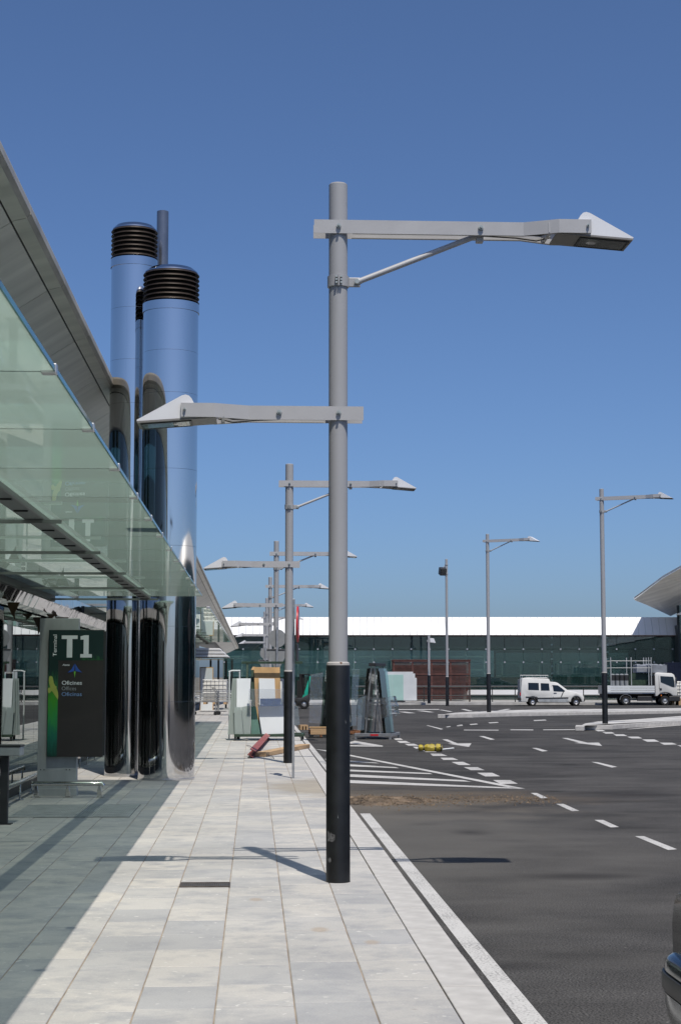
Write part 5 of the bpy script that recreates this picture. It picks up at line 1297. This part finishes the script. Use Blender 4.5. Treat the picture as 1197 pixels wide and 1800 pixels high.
for k in range(4):
    x = ux(195+k*65); o = MB().lathe([(0, 0), (.12, 0), (.13, .02), (.13, .70), (.132, .71), (.132, 1.10), (.12, 1.14), (0, 1.16)], 20).build('gas_cylinder', 'sign_slab', None, smooth=True)
    o.location = t.matrix_world @ Vector((0, 0, 0)) if False else (Vector(t.location)+RT*x+FH*-.62+Vector((0, 0, uz(543)+.004))); tag(o, ['grey cylinder at the tail end of the truck bed', 'second grey cylinder from the tail of the truck bed', 'third grey cylinder from the tail of the truck bed', 'grey cylinder nearest the cab on the truck bed'][k], 'cylinder', 'cylinders on the truck bed')
    mb = MB(); mb.lathe([(.133, .74), (.136, .74), (.136, 1.08), (.133, 1.08)], 20); mb.build('dark_collar', 'plastic_dark', o, smooth=True)
ld = thing('truck_load', 'dark green sheet load standing between the posts of the truck bed', 'load', t.location, -YAW)
for k in range(3): MB().box(ux(470), ux(690), -.5+.35*k, -.46+.35*k, uz(542), uz(268)-.05*k).build('sheet', 'greensteel', ld)
MB().box(ux(474), ux(696), -.55, .35, uz(542), uz(520)).build('bearer', 'dark', ld)
mb = MB(); rq = random.Random(8); nX, nY = 12, 6; z0_ = uz(258)
g_ = [[mb.bm.verts.new((ux(505+465*i/nX)+(.15*(1-abs(0)) if i == 0 else 0), -.7+1.4*j/nY, z0_+(.02 if i in (0,) else .5+rq.uniform(-.05, .05)) if not (j in (0, nY)) else z0_+(.02 if i == 0 else .46+rq.uniform(-.05, .04)))) for j in range(nY+1)] for i in range(nX+1)]
for i in range(nX):
    for j in range(nY): mb.bm.faces.new([g_[i][j], g_[i+1][j], g_[i+1][j+1], g_[i][j+1]])
lowr = {}
rim = [(i, 0) for i in range(nX+1)]+[(nX, j) for j in range(1, nY+1)]+[(i, nY) for i in range(nX-1, -1, -1)]+[(0, j) for j in range(nY-1, 0, -1)]
lv = [mb.bm.verts.new((g_[i][j].co.x+rq.uniform(-.02, .02), g_[i][j].co.y, z0_)) for i, j in rim]
for k in range(len(rim)):
    a, b = rim[k], rim[(k+1) % len(rim)]; mb.bm.faces.new([g_[a[0]][a[1]], g_[b[0]][b[1]], lv[(k+1) % len(rim)], lv[k]])
mb.bm.faces.new(lv)
o = mb.build('tarpaulin_bundle', 'tarp', None, smooth=True); o.location = t.location; o.rotation_euler = t.rotation_euler; tag(o, 'crumpled grey tarpaulin load above the truck cab', 'tarpaulin')
q = G(1193, 1240, RZ); tank_cage('white caged tank standing in front of the truck nose', (q.x+.2, q.y+1., RZ), -YAW, w=1.0, h=1.0, pal=.45)
q = D(1190, 1238, 110); t = thing('dark_container', 'dark blue container behind the truck cab at the right edge', 'container', (q.x, q.y, .02), -YAW)
MB().box(-.6, 3.0, 0, 1.5, .05, 2.55, bev=.03).build('shell', 'navy', t)
for k in range(10): MB().box(-.5+.35*k, -.42+.35*k, -.03, -.001, .15, 2.45).build('rib', 'navy', t)
for x in (-.5, 2.9): MB().box(x-.06, x+.06, .1, 1.4, 0, .05).build('foot', 'dark', t)
# teal forklift, forks to the left
q = G(541, 1246, RZ); kf = q.dot(FH)/F; t = thing('forklift', 'teal green forklift with a black mast beyond the sign post', 'forklift', (q.x, q.y, RZ), -YAW)
lx = lambda c: (395+c/7.04-541)*kf; lz = lambda c: (1246-(1160+c/7.04))*kf
MB().prism([(lx(955), lz(485)), (lx(1005), lz(350)), (lx(1050), lz(205)), (lx(1066), lz(215)), (lx(1050), lz(340)), (lx(1020), lz(490))], -.42, .42, bev=.03).build('rear_cowl', 'forkgreen', t, smooth=True)
MB().prism([(lx(840), lz(560)), (lx(840), lz(470)), (lx(955), lz(470)), (lx(1050), lz(420)), (lx(1055), lz(500)), (lx(1030), lz(560))], -.45, .45, bev=.04).build('chassis', 'plastic_dark', t, smooth=True)
wheel(t, lx(985), -.42, .27, .2, cap='chromecap', capr=.45); wheel(t, lx(985), .42, .27, .2, cap='chromecap', capr=.45); wheel(t, lx(860), -.42, .27, .2, capr=.45); wheel(t, lx(860), .42, .27, .2, capr=.45)
for s_ in (-.3, .3): MB().box(lx(925), lx(985), s_-.06, s_+.06, .15, lz(178), bev=.008).build('mast_rail', 'black', t)
MB().box(lx(895), lx(925), -.34, .34, lz(520), lz(260)).build('fork_carriage', 'black', t)
for s_ in (-.22, .22): MB().box(lx(895)-1.0, lx(897), s_-.05, s_+.05, .10, .14).build('fork', 'black', t)
for z_ in (200, 330, 440): MB().box(lx(930), lx(980), -.24, .24, lz(z_+20), lz(z_)).build('mast_tie', 'black', t)
for a, b in ((985, 960), (1040, 1045)):
    for s_ in (-.4, .4): MB().tube([(lx(a), s_, lz(430)), (lx(b), s_, lz(190))], .03, 8).build('guard_post', 'black', t)
MB().box(lx(955), lx(1050), -.45, .45, lz(190), lz(178)).build('guard_roof', 'black', t)
MB().box(lx(985), lx(1030), -.25, .25, lz(420), lz(330), bev=.03).build('seat', 'black', t)

# ------------------------------------------------------------------ dark car whose far left corner shows at the lower right
t = thing('parked_car', 'dark glossy car whose bumper corner enters at the lower right', 'car', (2.605, 5.25, RZ))
VW = 1.70
# nose towards +y: build along x then turn
t.rotation_euler = (0, 0, R_(90))
prof = [(-1.98, .32), (-1.98, .62), (-1.90, .86), (-1.35, .95), (-.95, 1.32), (-.55, 1.42), (.25, 1.42), (.60, 1.33), (1.12, .98), (1.86, .86), (1.97, .74), (1.98, .34), (1.70, .26)]
prof += [(1.08+.34*math.cos(math.pi*k/8), .30+.34*math.sin(math.pi*k/8)) for k in range(9)][0:9]+[(-1.0, .26)][0:0]
prof += [(-1.2+.34*math.cos(math.pi*k/8), .30+.34*math.sin(math.pi*k/8)) for k in range(9)]
mb = MB(); mb.prism(prof, -VW/2+.018, VW/2-.018, bev=.06)
for v in mb.bm.verts:
    if v.co.z > .9: v.co.y *= 1-(v.co.z-.9)/.52*.22
    ex = max(0, abs(v.co.x)-1.6)/.38; v.co.y *= 1-.05*ex*ex
mb.build('body', 'carpaint', t, smooth=True)
def bumper_ring(s, off, n=40):
    pts = []
    for k in range(n+1):
        a = -math.pi/2+math.pi*k/n; c_, q_ = math.cos(a), math.sin(a); e = (abs(c_)**4.2+abs(q_)**4.2)**(-1/4.2)
        pts.append((s*(1.58+(.53-off)*c_*e), (VW/2+.022-off)*q_*e))
    return [(s*1.44, pts[0][1])]+pts+[(s*1.44, pts[-1][1])]
for s in (1, -1):
    for nm, m_, lev in (('bumper_top', 'carpaint', ((.60, .10), (.597, .045), (.585, .018), (.565, .004), (.535, 0.), (.530, .012))),
                        ('rub_strip', 'plastic_dark', ((.529, .012), (.524, -.006), (.515, -.010), (.462, -.010), (.452, -.006), (.448, .012))),
                        ('bumper_skin', 'carpaint_reflection', ((.447, .012), (.442, 0.), (.40, .002), (.34, .012), (.28, .035), (.24, .065), (.225, .10)))):
        mb = MB(); prev = None
        for z_, off in lev:
            ring = [mb.bm.verts.new((a, b, z_)) for a, b in bumper_ring(s, off)]
            if prev:
                for k in range(len(ring)-1): mb.bm.faces.new([prev[k], prev[k+1], ring[k+1], ring[k]])
            prev = ring
        mb.build(nm, m_, t, smooth=True)
    for q in (-1, 1): MB().box(*sorted((s*1.90, s*2.0)), *sorted((q*.70, q*.42)), .64, .78, bev=.03).build('headlight' if s > 0 else 'tail_light', 'lens' if s > 0 else 'red', t, smooth=True)
for x in (1.08, -1.2):
    for s in (-1, 1): wheel(t, x, s*.70, .29, .18)
ym = lambda z: -(VW/2-.018)*(1-max(0, (z-.9)/.52)*.22)
sidepanel([(.52, 1.30), (.96, 1.0), (.05, .98), (.05, 1.34)], 'door_window', 'carglass', t); sidepanel([(-.02, 1.34), (-.02, .98), (-.95, .99), (-.78, 1.30)], 'door_window', 'carglass', t)
for x0_, z0_, x1_, z1_ in ((1.10, 1.0, .62, 1.335), (-1.33, .97, -.95, 1.325)):
    mb = MB(); o_ = .012 if x0_ > 0 else -.012
    mb.poly([(x0_+o_, -.66, z0_+.012), (x0_+o_, .66, z0_+.012), (x1_+o_, .54, z1_+.012), (x1_+o_, -.54, z1_+.012)]); mb.build('windscreen' if x0_ > 0 else 'rear_window', 'carglass', t)
for s in (-1, 1): MB().box(.72, .86, *sorted((s*.98, s*.80)), .95, 1.06, bev=.03).build('wing_mirror', 'carpaint', t, smooth=True)
